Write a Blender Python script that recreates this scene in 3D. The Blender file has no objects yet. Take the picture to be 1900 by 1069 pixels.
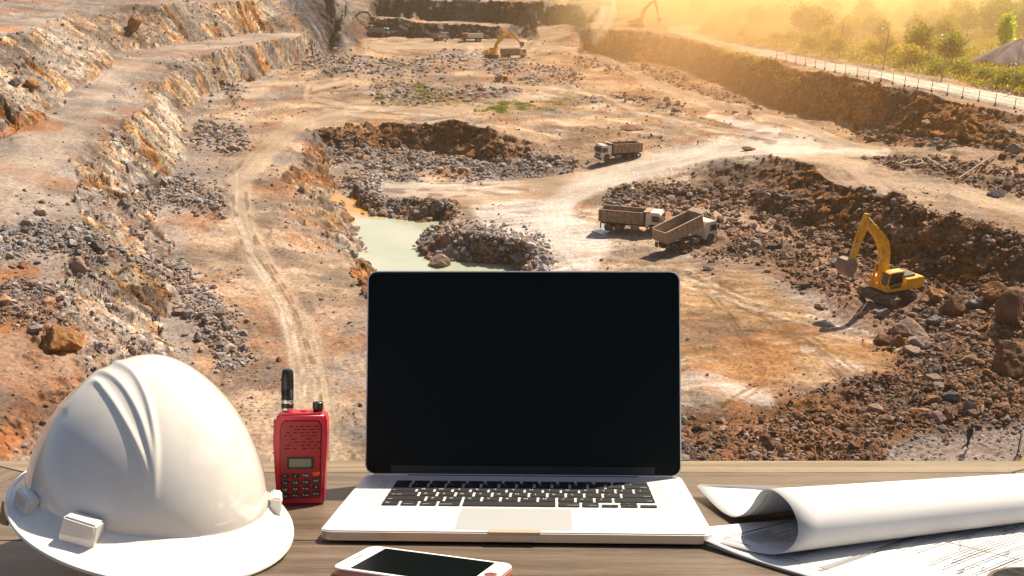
import bpy, bmesh, math, random
import numpy as np
from mathutils import Vector, Matrix

SC = bpy.context.scene
COL = SC.collection
R = math.radians

# ------------------------------------------------------------------ camera
CAM_H, PITCH, FPX, IW, IH = 32.2, R(18.75), 1838.0, 1900.0, 1069.0
cam_data = bpy.data.cameras.new('camera')
cam_data.sensor_width = 36.0
cam_data.lens = 36.0 * FPX / IW
cam_data.clip_start = 0.05
cam_data.clip_end = 30000
cam = bpy.data.objects.new('camera', cam_data)
COL.objects.link(cam)
cam.location = (0, 0, CAM_H)
cam.rotation_euler = (math.pi / 2 - PITCH, 0, 0)
SC.camera = cam

# ------------------------------------------------------------------ light
SUN_EL, SUN_AZ = R(47), R(38)            # azimuth clockwise from straight ahead (+Y)
w = bpy.data.worlds.new('World')
SC.world = w
w.use_nodes = True
wn = w.node_tree
sky = wn.nodes.new('ShaderNodeTexSky')
sky.sky_type = 'NISHITA'
sky.sun_disc = False
sky.sun_elevation = SUN_EL
sky.sun_rotation = SUN_AZ
sky.dust_density = 2.0
bg = wn.nodes['Background']
bg.inputs['Strength'].default_value = 0.055
wn.links.new(sky.outputs['Color'], bg.inputs['Color'])
sd = bpy.data.lights.new('sun', 'SUN')
sd.energy = 5.0
sd.angle = R(0.6)
sd.color = (1.0, 0.87, 0.68)
sun = bpy.data.objects.new('sun', sd)
COL.objects.link(sun)
sv = Vector((math.sin(SUN_AZ) * math.cos(SUN_EL), math.cos(SUN_AZ) * math.cos(SUN_EL), math.sin(SUN_EL)))
sun.rotation_euler = sv.to_track_quat('Z', 'Y').to_euler()
SC.view_settings.view_transform = 'Standard'
SC.view_settings.look = 'None'
SC.view_settings.exposure = 0.96
SC.view_settings.gamma = 1.0
SC.cycles.max_bounces = 6
SC.cycles.volume_bounces = 2
SC.cycles.use_denoising = True
SC.cycles.volume_step_rate = 4.0

# ------------------------------------------------------------------ projection helpers (photo pixels <-> world)
cP, sP = math.cos(PITCH), math.sin(PITCH)
CX, CY = IW / 2, IH / 2
def ray(px, py):
    a, b = (px - CX) / FPX, (CY - py) / FPX
    return a, cP + b * sP, -sP + b * cP          # world dir with depth 1
def unproj(px, py, z):
    a, y, zz = ray(px, py)
    t = (z - CAM_H) / zz
    return a * t, y * t
def z_at_depth(px, py, D):
    return CAM_H + ray(px, py)[2] * D
def depth(px, py, z):
    return (z - CAM_H) / ray(px, py)[2]
def proj(X, Y, Z):
    dz = Z - CAM_H
    D = Y * cP - dz * sP
    u = Y * sP + dz * cP
    return CX + FPX * X / D, CY - FPX * u / D

# ------------------------------------------------------------------ noise (numpy)
def _hash(ix, iy, s):
    n = (ix * 374761393 + iy * 668265263 + s * 1442695041) & 0xffffffff
    n = ((n ^ (n >> 13)) * 1274126177) & 0xffffffff
    return ((n ^ (n >> 16)) & 0xffffff).astype(np.float32) / np.float32(0xffffff)
def vnoise(x, y, s=0):
    xi = np.floor(x); yi = np.floor(y)
    fx = (x - xi).astype(np.float32); fy = (y - yi).astype(np.float32)
    xi = xi.astype(np.int64); yi = yi.astype(np.int64)
    u = fx * fx * (3 - 2 * fx); v = fy * fy * (3 - 2 * fy)
    a = _hash(xi, yi, s); b = _hash(xi + 1, yi, s); c = _hash(xi, yi + 1, s); d = _hash(xi + 1, yi + 1, s)
    return (a + (b - a) * u) * (1 - v) + (c + (d - c) * u) * v
def fbm(x, y, o=4, s=0, g=0.5):
    t = 0; amp = 1.0; n = 0
    for k in range(o):
        t = t + amp * vnoise(x, y, s + k * 17); n += amp
        x = x * 2.03 + 11.3; y = y * 2.03 + 7.7; amp *= g
    return t / n
def ridged(x, y, o=4, s=0):
    t = 0; amp = 1.0; n = 0
    for k in range(o):
        t = t + amp * (1 - np.abs(2 * vnoise(x, y, s + k * 31) - 1)); n += amp
        x = x * 2.1 + 3.1; y = y * 2.1 + 9.2; amp *= 0.5
    return t / n
def cells(x, y, s=0):
    xi = np.floor(x).astype(np.int64); yi = np.floor(y).astype(np.int64)
    best = np.full(x.shape, 9.0, np.float32); sec = best.copy(); cid = np.zeros(x.shape, np.float32)
    for dx in (-1, 0, 1):
        for dy in (-1, 0, 1):
            cx = xi + dx; cy = yi + dy
            px = cx + _hash(cx, cy, s); py = cy + _hash(cx, cy, s + 5)
            d = ((px - x) ** 2 + (py - y) ** 2).astype(np.float32)
            m = d < best
            sec = np.where(m, best, np.minimum(sec, d))
            cid = np.where(m, _hash(cx, cy, s + 9), cid)
            best = np.minimum(best, d)
    return np.sqrt(best), np.sqrt(sec), cid
def sstep(a, b, x):
    t = np.clip((x - a) / (b - a), 0, 1)
    return t * t * (3 - 2 * t)

# ------------------------------------------------------------------ object helpers
def tag(o, label=None, cat=None, group=None, kind=None):
    if label: o['label'] = label
    if cat: o['category'] = cat
    if group: o['group'] = group
    if kind: o['kind'] = kind
    return o
def empty(name, loc=(0, 0, 0), rz=0.0):
    o = bpy.data.objects.new(name, None)
    COL.objects.link(o)
    o.location = loc
    o.rotation_euler = (0, 0, rz)
    o.empty_display_size = 0.2
    return o
def link_mesh(name, me, mat=None, parent=None):
    o = bpy.data.objects.new(name, me)
    COL.objects.link(o)
    if mat is not None:
        if isinstance(mat, (list, tuple)):
            for m in mat: me.materials.append(m)
        else: me.materials.append(mat)
    if parent is not None: o.parent = parent
    return o
def np_mesh(name, verts, faces, smooth=False):
    """verts (N,3), faces (M,k) arrays"""
    me = bpy.data.meshes.new(name)
    n, (m, k) = len(verts), faces.shape
    me.vertices.add(n)
    me.vertices.foreach_set('co', np.ascontiguousarray(verts, np.float32).ravel())
    me.loops.add(m * k)
    me.loops.foreach_set('vertex_index', np.ascontiguousarray(faces, np.int32).ravel())
    me.polygons.add(m)
    me.polygons.foreach_set('loop_start', np.arange(0, m * k, k, dtype=np.int32))
    me.polygons.foreach_set('loop_total', np.full(m, k, np.int32))
    me.polygons.foreach_set('use_smooth', np.full(m, smooth, bool))
    me.update(calc_edges=True)
    return me
def set_col(me, name, rgb):
    at = me.color_attributes.new(name, 'FLOAT_COLOR', 'POINT')
    a = np.ones((len(rgb), 4), np.float32)
    a[:, :3] = rgb
    at.data.foreach_set('color', a.ravel())
class MB:
    """collects shapes in one bmesh"""
    def __init__(self): self.bm = bmesh.new()
    def _mk(self, vs, fs):
        v = [self.bm.verts.new(p) for p in vs]
        for f in fs:
            try: self.bm.faces.new([v[i] for i in f])
            except ValueError: pass
        return v
    def box(self, c, s, rot=None, taper=None):
        x, y, z = s[0] / 2, s[1] / 2, s[2] / 2
        vs = []
        for k, zz in enumerate((-z, z)):
            tx, ty = (taper if (taper and k) else (1, 1))
            vs += [Vector((-x * tx, -y * ty, zz)), Vector((x * tx, -y * ty, zz)), Vector((x * tx, y * ty, zz)), Vector((-x * tx, y * ty, zz))]
        if rot is not None: vs = [rot @ v for v in vs]
        c = Vector(c)
        self._mk([v + c for v in vs], [(3, 2, 1, 0), (4, 5, 6, 7), (0, 1, 5, 4), (1, 2, 6, 5), (2, 3, 7, 6), (3, 0, 4, 7)])
        return self
    def prism(self, pts, y0, y1, axis='y'):
        """outline pts (a,b) extruded: axis y -> (x,z) outline; axis z -> (x,y); axis x -> (y,z)"""
        def P(a, b, t): return {'y': (a, t, b), 'z': (a, b, t), 'x': (t, a, b)}[axis]
        n = len(pts)
        vs = [P(a, b, y0) for a, b in pts] + [P(a, b, y1) for a, b in pts]
        fs = [tuple(range(n - 1, -1, -1)), tuple(range(n, 2 * n))]
        fs += [(i, (i + 1) % n, n + (i + 1) % n, n + i) for i in range(n)]
        self._mk(vs, fs)
        return self
    def cyl(self, a, b, r0, r1=None, n=16, caps=True):
        a, b = Vector(a), Vector(b)
        r1 = r0 if r1 is None else r1
        q = (b - a).to_track_quat('Z', 'Y')
        ring = [q @ Vector((math.cos(2 * math.pi * i / n), math.sin(2 * math.pi * i / n), 0)) for i in range(n)]
        vs = [a + p * r0 for p in ring] + [b + p * r1 for p in ring]
        fs = [(i, (i + 1) % n, n + (i + 1) % n, n + i) for i in range(n)]
        if caps: fs += [tuple(range(n - 1, -1, -1)), tuple(range(n, 2 * n))]
        self._mk(vs, fs)
        return self
    def tube(self, pts, r, n=8):
        for p, q in zip(pts[:-1], pts[1:]): self.cyl(p, q, r, r, n)
        return self
    def lathe(self, prof, c=(0, 0, 0), axis='z', n=24):
        vs, fs = [], []
        for r, h in prof:
            for i in range(n):
                a = 2 * math.pi * i / n
                p = (r * math.cos(a), r * math.sin(a), h) if axis == 'z' else ((r * math.cos(a), h, r * math.sin(a)) if axis == 'y' else (h, r * math.cos(a), r * math.sin(a)))
                vs.append(Vector(p) + Vector(c))
        m = len(prof)
        for k in range(m - 1):
            for i in range(n):
                j = (i + 1) % n
                fs.append((k * n + i, k * n + j, (k + 1) * n + j, (k + 1) * n + i))
        fs.append(tuple(range(n))); fs.append(tuple(range((m - 1) * n, m * n)))
        self._mk(vs, fs)
        return self
    def build(self, name, mat, parent=None, bevel=0, seg=2, smooth=False, sub=0, loc=None):
        bmesh.ops.recalc_face_normals(self.bm, faces=self.bm.faces)
        me = bpy.data.meshes.new(name)
        if bevel:
            bmesh.ops.bevel(self.bm, geom=[e for e in self.bm.edges], offset=bevel, segments=seg, affect='EDGES', clamp_overlap=True)
        self.bm.to_mesh(me); self.bm.free()
        o = link_mesh(name, me, mat, parent)
        if smooth or bevel:
            for p in me.polygons: p.use_smooth = True
            try: me.set_sharp_from_angle(angle=R(38))
            except Exception: pass
        if sub:
            m = o.modifiers.new('sub', 'SUBSURF'); m.levels = m.render_levels = sub
        if loc is not None: o.location = loc
        return o
def kids(o): return [c for c in bpy.data.objects if c.parent == o]
def copy_tree(o, kidmap, parent=None):
    c = o.copy()
    COL.objects.link(c)
    c.parent = parent
    for ch in kidmap.get(o.name, []): copy_tree(ch, kidmap, c)
    return c
def kid_map():
    m = {}
    for c in bpy.data.objects:
        if c.parent: m.setdefault(c.parent.name, []).append(c)
    return m

# ------------------------------------------------------------------ materials
def mat(name, col=(0.5, 0.5, 0.5), rough=0.6, metal=0.0, spec=0.5, noise=None, bump=None, coat=0.0, dirt=None):
    """noise=(scale, amount) brightness variation; dirt=(colour, scale, amount); bump=(scale, strength, dist)"""
    m = bpy.data.materials.new(name)
    m.use_nodes = True
    nt = m.node_tree
    b = nt.nodes['Principled BSDF']
    b.inputs['Base Color'].default_value = (*col, 1)
    b.inputs['Roughness'].default_value = rough
    b.inputs['Metallic'].default_value = metal
    b.inputs['Specular IOR Level'].default_value = spec
    b.inputs['Coat Weight'].default_value = coat
    tc = nt.nodes.new('ShaderNodeTexCoord')
    last = None
    if noise:
        n = nt.nodes.new('ShaderNodeTexNoise'); n.inputs['Scale'].default_value = noise[0]; n.inputs['Detail'].default_value = 6
        nt.links.new(tc.outputs['Object'], n.inputs['Vector'])
        r = nt.nodes.new('ShaderNodeMapRange'); r.inputs['From Min'].default_value = 0.3; r.inputs['From Max'].default_value = 0.7
        r.inputs['To Min'].default_value = 1 - noise[1]; r.inputs['To Max'].default_value = 1 + noise[1]
        nt.links.new(n.outputs['Fac'], r.inputs['Value'])
        mx = nt.nodes.new('ShaderNodeVectorMath'); mx.operation = 'SCALE'
        mx.inputs[0].default_value = col
        nt.links.new(r.outputs['Result'], mx.inputs['Scale'])
        last = mx.outputs['Vector']
    if dirt:
        n = nt.nodes.new('ShaderNodeTexNoise'); n.inputs['Scale'].default_value = dirt[1]; n.inputs['Detail'].default_value = 8; n.inputs['Roughness'].default_value = 0.65
        nt.links.new(tc.outputs['Object'], n.inputs['Vector'])
        r = nt.nodes.new('ShaderNodeMapRange'); r.inputs['From Min'].default_value = 0.42; r.inputs['From Max'].default_value = 0.62
        r.inputs['To Max'].default_value = dirt[2]
        nt.links.new(n.outputs['Fac'], r.inputs['Value'])
        mx = nt.nodes.new('ShaderNodeMix'); mx.data_type = 'RGBA'
        mx.inputs[6].default_value = (*col, 1); mx.inputs[7].default_value = (*dirt[0], 1)
        if last: nt.links.new(last, mx.inputs[6])
        nt.links.new(r.outputs['Result'], mx.inputs[0])
        last = mx.outputs[2]
    if last: nt.links.new(last, b.inputs['Base Color'])
    if bump:
        n = nt.nodes.new('ShaderNodeTexNoise'); n.inputs['Scale'].default_value = bump[0]; n.inputs['Detail'].default_value = 8
        nt.links.new(tc.outputs['Object'], n.inputs['Vector'])
        bp = nt.nodes.new('ShaderNodeBump'); bp.inputs['Strength'].default_value = bump[1]; bp.inputs['Distance'].default_value = bump[2]
        nt.links.new(n.outputs['Fac'], bp.inputs['Height'])
        nt.links.new(bp.outputs['Normal'], b.inputs['Normal'])
    return m
def srgb(r, g, b):
    f = lambda c: (c / 255 / 12.92) if c / 255 <= 0.04045 else ((c / 255 + 0.055) / 1.055) ** 2.4
    return (f(r), f(g), f(b))
# ================================================================== TERRAIN
# The quarry is a height field over the ground plan, interpolated between surveyed contour lines.
CON = []                                   # list of (X, Y, z) polylines
def contour(pts, z=None, D=None):
    out = []
    for k, p in enumerate(pts):
        if len(p) == 3: zz = p[2]
        elif z is not None: zz = z
        X, Y = unproj(p[0], p[1], zz)
        out.append((X, Y, zz))
    CON.append(out)
    return out
def wall(toe, crest, run):
    """toe: (px,py,z); crest: (px,py) -> height from standing `run` metres behind the toe"""
    contour(toe)
    tx = [t[0] for t in toe]
    tD = [depth(*t) for t in toe]
    o = []
    for c in crest:
        r = run if not isinstance(run, (list, tuple)) else np.interp(c[0], [q[0] for q in run], [q[1] for q in run])
        D = np.interp(c[0], tx, tD) + r
        o.append((c[0], c[1], z_at_depth(c[0], c[1], D)))
    contour(o)
    return o
# --- far wall, two benches
wall([(560, 112, 0), (600, 95, 0), (640, 80, 0), (690, 67, 0), (760, 69, 0), (860, 73, 0), (950, 73, 0), (1000, 66, 0), (1060, 60, 0)],
     [(700, 35), (735, 34), (770, 41), (800, 43.5), (900, 46.5), (1000, 50), (1060, 53)], 4)
wall([(700, 32, 4.6), (770, 36, 4.6), (800, 39.5, 4.6), (900, 42.5, 4.6), (1000, 46, 4.6), (1070, 48, 4.8)],
     [(660, -2), (720, -1), (800, 3.5), (900, 6), (1000, 7), (1080, 8), (1120, 12)], 4)
contour([(640, -14, 13.5), (800, -3, 13.5), (950, 2, 13), (1080, 4, 12.5), (1130, 7, 12.4)])
contour([(0, -75, 25), (600, -60, 22), (1200, -60, 20), (1900, -60, 20), (2300, -60, 20)])
# --- right haul-road wall
crestR = wall([(1080, 93, 0), (1130, 104, 0), (1180, 116, 0), (1215, 116, 0), (1274, 127, 0), (1340, 155, 0), (1406, 184, 0), (1458, 202, .5), (1513, 219, 1), (1605, 242, 2), (1660, 255, 3), (1753, 270, 4), (1900, 288, 4), (2200, 320, 4)],
     [(1080, 56), (1130, 55), (1170, 58), (1215, 66), (1250, 70), (1280, 78), (1347, 98), (1421, 112), (1458, 120), (1568, 145), (1690, 171), (1790, 193), (1900, 215), (2200, 275)], 7)
def zr(px): return float(np.interp(px, [c[0] for c in CR], [c[2] for c in CR]))
_tx = [(1080, 56), (1130, 55), (1170, 58), (1215, 66), (1250, 70), (1280, 78), (1347, 98), (1421, 112), (1458, 120), (1568, 145), (1690, 171), (1790, 193), (1900, 215), (2200, 275)]
CR = [(p[0], p[1], c[2]) for p, c in zip(_tx, CON[-1])]
contour([(p, y, zr(p) + .2) for p, y in [(1110, 50), (1180, 50), (1240, 53), (1285, 62), (1347, 79), (1458, 98), (1568, 120), (1716, 147), (1900, 179), (2200, 235)]])
contour([(1240, 47, zr(1240)), (1325, 41, 8.0), (1360, 38, 8.0)])
contour([(1400, 60, 9.3), (1500, 82, 9.6), (1600, 95, 9.8), (1700, 118, 10), (1800, 135, 10.2), (1900, 150, 10.5), (2200, 200, 11)])
contour([(1180, 22, 10.5), (1300, 15, 10.5), (1500, 20, 11), (1700, 40, 12), (1900, 60, 13), (2200, 90, 14)])
contour([(1150, -12, 13), (1500, -15, 13), (1900, -15, 16), (2200, -10, 17)])
# --- left benches
contour([(645, 2, 15), (620, -6, 17), (600, -8, 17), (520, -4, 17.2), (450, 3, 17.5), (370, 4, 18), (300, 10, 18.5), (200, 12, 18.5), (140, 15, 18.5), (110, 30, 18.2), (60, 52, 18), (0, 78, 18), (-200, 130, 18)])
contour([(590, -14, 17.3), (300, 2, 18.7), (120, 8, 18.7), (40, 30, 18.5), (-60, 60, 18.5)])
contour([(400, -30, 20.5), (100, -15, 20.3), (0, -5, 20.5), (-200, 20, 20)])
contour([(660, 30, 7), (640, 48, 6.5)])
contour([(590, 72, 5), (560, 59, 7.6), (480, 61, 8), (400, 71, 8.8), (320, 83, 9.3), (230, 92, 9.6), (203, 112, 9.6), (180, 150, 9.3), (110, 178, 9.2), (95, 215, 9.2), (0, 262, 9.4), (-200, 340, 10)])
contour([(590, 76, 4.5), (560, 66, 7.2), (500, 76, 7.6), (440, 87, 8.2), (400, 96, 8.4), (340, 108, 8.2), (292, 120, 8.2), (300, 142, 7), (302, 165, 6.2), (290, 192, 5.8), (240, 216, 7.8), (170, 238, 8), (140, 256, 8), (122, 290, 8),
         (135, 330, 7.6), (165, 380, 7), (172, 430, 6.6), (132, 508, 6.6), (75, 590, 6.5), (0, 700, 6.2), (-100, 900, 6), (-200, 1200, 6)])
contour([(0, 400, 8.6), (-20, 560, 7.4), (-120, 800, 7)])
contour([(600, 100, 0), (545, 118, 0), (480, 142, 0), (440, 155, 0), (400, 168, 0), (365, 190, 0), (345, 218, 0), (335, 255, .2), (345, 290, .3), (320, 325, .5), (292, 372, .5), (300, 410, .5), (320, 455, .5), (330, 520, .5), (322, 600, .4), (322, 660, .4), (335, 800, .2), (380, 950, 0), (420, 1300, 0)])
# --- upper plateau (0), haul roads
contour([(700, 100), (850, 105), (1000, 110), (1150, 130), (1250, 160)], 0)
contour([(480, 180), (600, 170), (800, 165), (1000, 170), (1200, 190), (1350, 230)], 0)
contour([(500, 215), (700, 212), (900, 212), (1100, 240), (1250, 255)], 0)
contour([(420, 280), (450, 330), (440, 420), (470, 500), (540, 600), (580, 700), (600, 850), (610, 1100), (620, 1300)], 0)
# --- central pit
wall([(600, 292, -4.2), (660, 286, -4.4), (720, 281, -4.5), (800, 286, -4.5), (880, 300, -4.4), (930, 309, -4.2), (1000, 307, -3.8), (1090, 304, -3.2), (1190, 285, -2), (1250, 275, -1)],
     [(580, 250), (600, 242), (650, 234), (720, 229), (800, 231), (850, 226), (900, 241), (980, 266), (1030, 285), (1100, 289), (1190, 262), (1260, 258)], 5)
contour([(585, 248, 0), (540, 262, 0), (525, 300, 0), (520, 345, 0), (512, 400, 0), (518, 450, 0), (560, 482, -.2), (650, 490, -1), (668, 520, -.6), (700, 600, -.2), (720, 800, 0), (760, 1200, 0)])
contour([(605, 300, -4), (612, 350, -4.6), (622, 372, -5), (650, 410, -5.2), (672, 440, -5.2), (690, 475, -5.2), (712, 502, -5.2), (760, 520, -5.2), (950, 508, -5.2)])
contour([(655, 362, -5), (672, 385, -5.2), (700, 402, -5.2), (770, 413, -5.2), (826, 409, -5.2), (815, 426, -5.2), (790, 433, -5.2), (775, 456, -5.2), (772, 475, -5.2), (800, 484, -5.2), (900, 490, -5.2), (950, 496, -5.2)])
contour([(660, 350, -3.9), (700, 366, -3.8), (780, 380, -3.5), (842, 388, -3.3), (846, 410, -3.4), (838, 432, -3.4), (860, 425, -3.2), (950, 440, -3), (1000, 460, -3), (1015, 490, -3.2), (1020, 520, -3)])
contour([(800, 455, -3.6), (860, 440, -2.6), (930, 450, -2.4), (985, 475, -3)])
contour([(700, 325, -4.1), (850, 340, -3.8), (1000, 350, -3.2), (1080, 335, -2.9), (1150, 302, -2.5), (1250, 290, -1.4), (1330, 281, .2), (1420, 276, 1.8), (1520, 274, 2), (1640, 280, 2.2)])
contour([(900, 400, -3.4), (1050, 430, -2.7), (1200, 440, -2.2), (1300, 450, -2.0)])
contour([(1080, 500, -2.6), (1250, 520, -2), (1400, 520, -1.6), (1500, 560, -1.4), (1600, 590, -1.2)])
contour([(1250, 700, -1), (1450, 700, -.8), (1650, 680, -.4), (1800, 690, 0), (1950, 720, .6)])
contour([(1200, 860, -.4), (1450, 860, -.2), (1700, 850, 0), (1950, 850, .2)])
contour([(700, 1300, 0), (1300, 1300, 0), (1900, 1200, 0), (2300, 1100, 0)])
contour([(1060, 500, -2.7), (1000, 600, -2), (950, 800, -.8), (950, 1100, 0)])
# --- right inner pit
wall([(1130, 378, -2.6), (1250, 372, -2.4), (1350, 385, -2.2), (1450, 410, -1.9), (1530, 440, -1.7), (1600, 478, -1.5), (1700, 522, -1), (1800, 550, -.5), (1900, 590, 0), (2150, 650, .5)],
     [(1180, 342), (1250, 314), (1300, 304), (1370, 291), (1420, 287), (1480, 301), (1530, 322), (1560, 345), (1600, 362), (1650, 374), (1750, 400), (1850, 424), (1900, 444), (2150, 500)],
     [(1180, 7), (1300, 12), (1420, 15), (1530, 11), (1620, 7), (1900, 8)])
contour([(1640, 300, 2.4), (1700, 312, 3), (1780, 345, 3.6), (1900, 390, 3.8), (2150, 450, 4)])
contour([(1700, 282, 3), (1800, 300, 3.9), (1900, 315, 4), (2150, 350, 4)])
# rocky shoulder at the right edge
contour([(1850, 560, .6), (1905, 570, 2.4), (1960, 590, 3.2), (2100, 620, 3.5)])
contour([(1860, 690, .6), (1905, 680, 1.6), (1980, 690, 2.2)])

# --- coarse-to-fine Laplace interpolation on a grid that is even in the photograph
def axis(lo, hi, step, lo2, hi2, g):
    a = list(np.arange(lo, hi + 1e-6, step))
    s = step; v = a[0]; pre = []
    while v > lo2: s *= g; v -= s; pre.append(v)
    s = step; v = a[-1]; post = []
    while v < hi2: s *= g; v += s; post.append(v)
    return np.array(pre[::-1] + a + post)
QUAL = 1.0
GX = axis(-260, 2080, 1.55 * QUAL, -2600, 4500, 1.06)
GYpos = axis(-40, 1290, 1.5 * QUAL, -84, 3200, 1.05)
GY = GYpos[(GYpos > -87)]
def solve():
    lev = [32, 16, 8, 4, 2]
    prev = None
    for st in lev:
        xs = np.arange(-2700, 4700, st) if False else np.arange(-900, 2800, st)
        ys = np.arange(-86, 1700, st)
        acc = np.zeros((len(ys), len(xs))); wt = np.zeros_like(acc)
        for line in CON:
            P = [(*proj(a, b, 0.0), c) for a, b, c in line]
            for p, q in zip(P[:-1], P[1:]):
                n = int(max(abs(q[0] - p[0]), abs(q[1] - p[1])) / (st * 0.5)) + 2
                t = np.linspace(0, 1, n)
                X = p[0] + (q[0] - p[0]) * t; Y = p[1] + (q[1] - p[1]) * t; Z = p[2] + (q[2] - p[2]) * t
                j = np.round((X - xs[0]) / st).astype(int); i = np.round((Y - ys[0]) / st).astype(int)
                ok = (i >= 0) & (i < len(ys)) & (j >= 0) & (j < len(xs))
                np.add.at(acc, (i[ok], j[ok]), Z[ok]); np.add.at(wt, (i[ok], j[ok]), 1)
        fixed = wt > 0
        val = np.where(fixed, acc / np.maximum(wt, 1), 0)
        if prev is None: Z = np.where(fixed, val, val[fixed].mean())
        else:
            pz, px_, py_ = prev
            jj = np.clip((xs - px_[0]) / (px_[1] - px_[0]), 0, len(px_) - 1.001); ii = np.clip((ys - py_[0]) / (py_[1] - py_[0]), 0, len(py_) - 1.001)
            j0 = jj.astype(int); i0 = ii.astype(int); fj = jj - j0; fi = (ii - i0)[:, None]
            A = pz[i0][:, j0] * (1 - fj) + pz[i0][:, j0 + 1] * fj
            B = pz[i0 + 1][:, j0] * (1 - fj) + pz[i0 + 1][:, j0 + 1] * fj
            Z = A * (1 - fi) + B * fi
        for it in range(500 if st > 8 else (160 if st > 2 else 60)):
            N = np.pad(Z, 1, mode='edge')
            Z = (N[:-2, 1:-1] + N[2:, 1:-1] + N[1:-1, :-2] + N[1:-1, 2:]) * 0.25
            Z[fixed] = val[fixed]
        prev = (Z, xs, ys)
    Z, xs, ys = prev
    return Z, xs, ys
SZ, SX, SY = solve()
def sample(px, py, G=None, gx=None, gy=None):
    st = SX[1] - SX[0]
    jj = np.clip((px - SX[0]) / st, 0, len(SX) - 1.001); ii = np.clip((py - SY[0]) / st, 0, len(SY) - 1.001)
    j0 = jj.astype(int); i0 = ii.astype(int); fj = jj - j0; fi = ii - i0
    return (SZ[i0, j0] * (1 - fj) + SZ[i0, j0 + 1] * fj) * (1 - fi) + (SZ[i0 + 1, j0] * (1 - fj) + SZ[i0 + 1, j0 + 1] * fj) * fi

# rows are spread by how much ground surface (as drawn) each strip covers, so steep faces get enough rows
def nom(px, py):
    a_, b_ = (px - CX) / FPX, (CY - py) / FPX
    t_ = -CAM_H / (-sP + b_ * cP)
    return a_ * t_, (cP + b_ * sP) * t_
_fy = np.concatenate([GY[GY < -40], np.arange(-40, 1290, .7), GY[GY > 1290]])
_cx = GX[::6]
_A, _B = np.meshgrid(_cx, _fy)
_X, _Y = nom(_A, _B); _Z = sample(_A, _B)
_u, _v = proj(_X, _Y, _Z)
_w = np.hypot(np.diff(_v, axis=0), np.diff(_u, axis=0) * .6) + .12 * np.minimum(np.diff(_fy), 12)[:, None]
_w = np.minimum(_w, 14)
_w = _w * (.15 + .85 * ((_v[1:] > -60) & (_v[1:] < 1000)))
k_ = np.ones(9) / 9
for _ in range(2):
    _w = np.stack([np.convolve(np.pad(r_, 4, mode='edge'), k_, 'valid') for r_ in _w])
_cs = np.vstack([np.zeros((1, _w.shape[1])), np.cumsum(_w, 0)]); _cs /= _cs[-1]
NR = 1180; _t = np.linspace(0, 1, NR)
_rows = np.stack([np.interp(_t, _cs[:, k], _fy) for k in range(len(_cx))], 1)
NC = len(GX)
NPX = np.repeat(GX[None], NR, 0)
NPY = np.stack([np.interp(GX, _cx, r_) for r_ in _rows])
_a = (NPX - CX) / FPX; _b = (CY - NPY) / FPX
_t = -CAM_H / (-sP + _b * cP)
TX = _a * _t; TY = (cP + _b * sP) * _t
_wa = 2.2 * (1 - .8 * ((NPX > 1080) & (NPY < 260))) * sstep(50, 70, TY)
_wx = (fbm(TX * .10, TY * .10, 4, 901) - .5) * 2.2 * _wa; _wy = (fbm(TX * .10 + 40, TY * .10, 4, 902) - .5) * 2.2 * _wa
_p, _q = proj(TX + _wx, TY + _wy, 0.0)
TZ = sample(_p, _q)

# photo pixel of every terrain vertex (used to lay out the mapped ground zones)
VX, VY = proj(TX, TY, TZ)
VX = VX.astype(np.float32); VY = VY.astype(np.float32)
def _wob(s=0):
    return None
WX = VX + 9 * (fbm(TX * .22, TY * .22, 3, 71) - .5) * 2; WY = VY + 7 * (fbm(TX * .22, TY * .22, 3, 72) - .5) * 2
def seg_dist(X, Y, p, q):
    dx, dy = q[0] - p[0], q[1] - p[1]
    L = dx * dx + dy * dy + 1e-9
    t = np.clip(((X - p[0]) * dx + (Y - p[1]) * dy) / L, 0, 1)
    return np.hypot(X - p[0] - t * dx, Y - p[1] - t * dy)
def stroke(pts, w, soft=None, wob=True):
    """pts (px,py[,width]); returns 0..1 mask"""
    X, Y = (WX, WY) if wob else (VX, VY)
    M = np.zeros(VX.shape, np.float32)
    soft = soft or w
    for p, q in zip(pts[:-1], pts[1:]):
        wp = p[2] if len(p) > 2 else w; wq = q[2] if len(q) > 2 else w
        m = max(wp, wq) + soft + 12
        sel = (VX > min(p[0], q[0]) - m) & (VX < max(p[0], q[0]) + m) & (VY > min(p[1], q[1]) - m) & (VY < max(p[1], q[1]) + m)
        if not sel.any(): continue
        xs, ys = X[sel], Y[sel]
        dx, dy = q[0] - p[0], q[1] - p[1]
        L = dx * dx + dy * dy + 1e-9
        t = np.clip(((xs - p[0]) * dx + (ys - p[1]) * dy) / L, 0, 1)
        d = np.hypot(xs - p[0] - t * dx, ys - p[1] - t * dy)
        ww = wp + (wq - wp) * t
        M[sel] = np.maximum(M[sel], 1 - sstep(ww - soft * .5, ww + soft * .5, d))
    return M
def poly(pts, soft=8, wob=True):
    X, Y = (WX, WY) if wob else (VX, VY)
    M = np.zeros(VX.shape, np.float32)
    xs = [p[0] for p in pts]; ys = [p[1] for p in pts]
    sel = (VX > min(xs) - soft - 14) & (VX < max(xs) + soft + 14) & (VY > min(ys) - soft - 14) & (VY < max(ys) + soft + 14)
    if not sel.any(): return M
    x, y = X[sel], Y[sel]
    ins = np.zeros(x.shape, bool); dm = np.full(x.shape, 1e9, np.float32)
    n = len(pts)
    for k in range(n):
        (x0, y0), (x1, y1) = pts[k], pts[(k + 1) % n]
        c = ((y0 > y) != (y1 > y)) & (x < (x1 - x0) * (y - y0) / ((y1 - y0) if y1 != y0 else 1e-9) + x0)
        ins ^= c
        dm = np.minimum(dm, seg_dist(x, y, (x0, y0), (x1, y1)))
    sd_ = np.where(ins, dm, -dm)
    M[sel] = sstep(-soft * .5, soft * .5, sd_)
    return M
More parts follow.
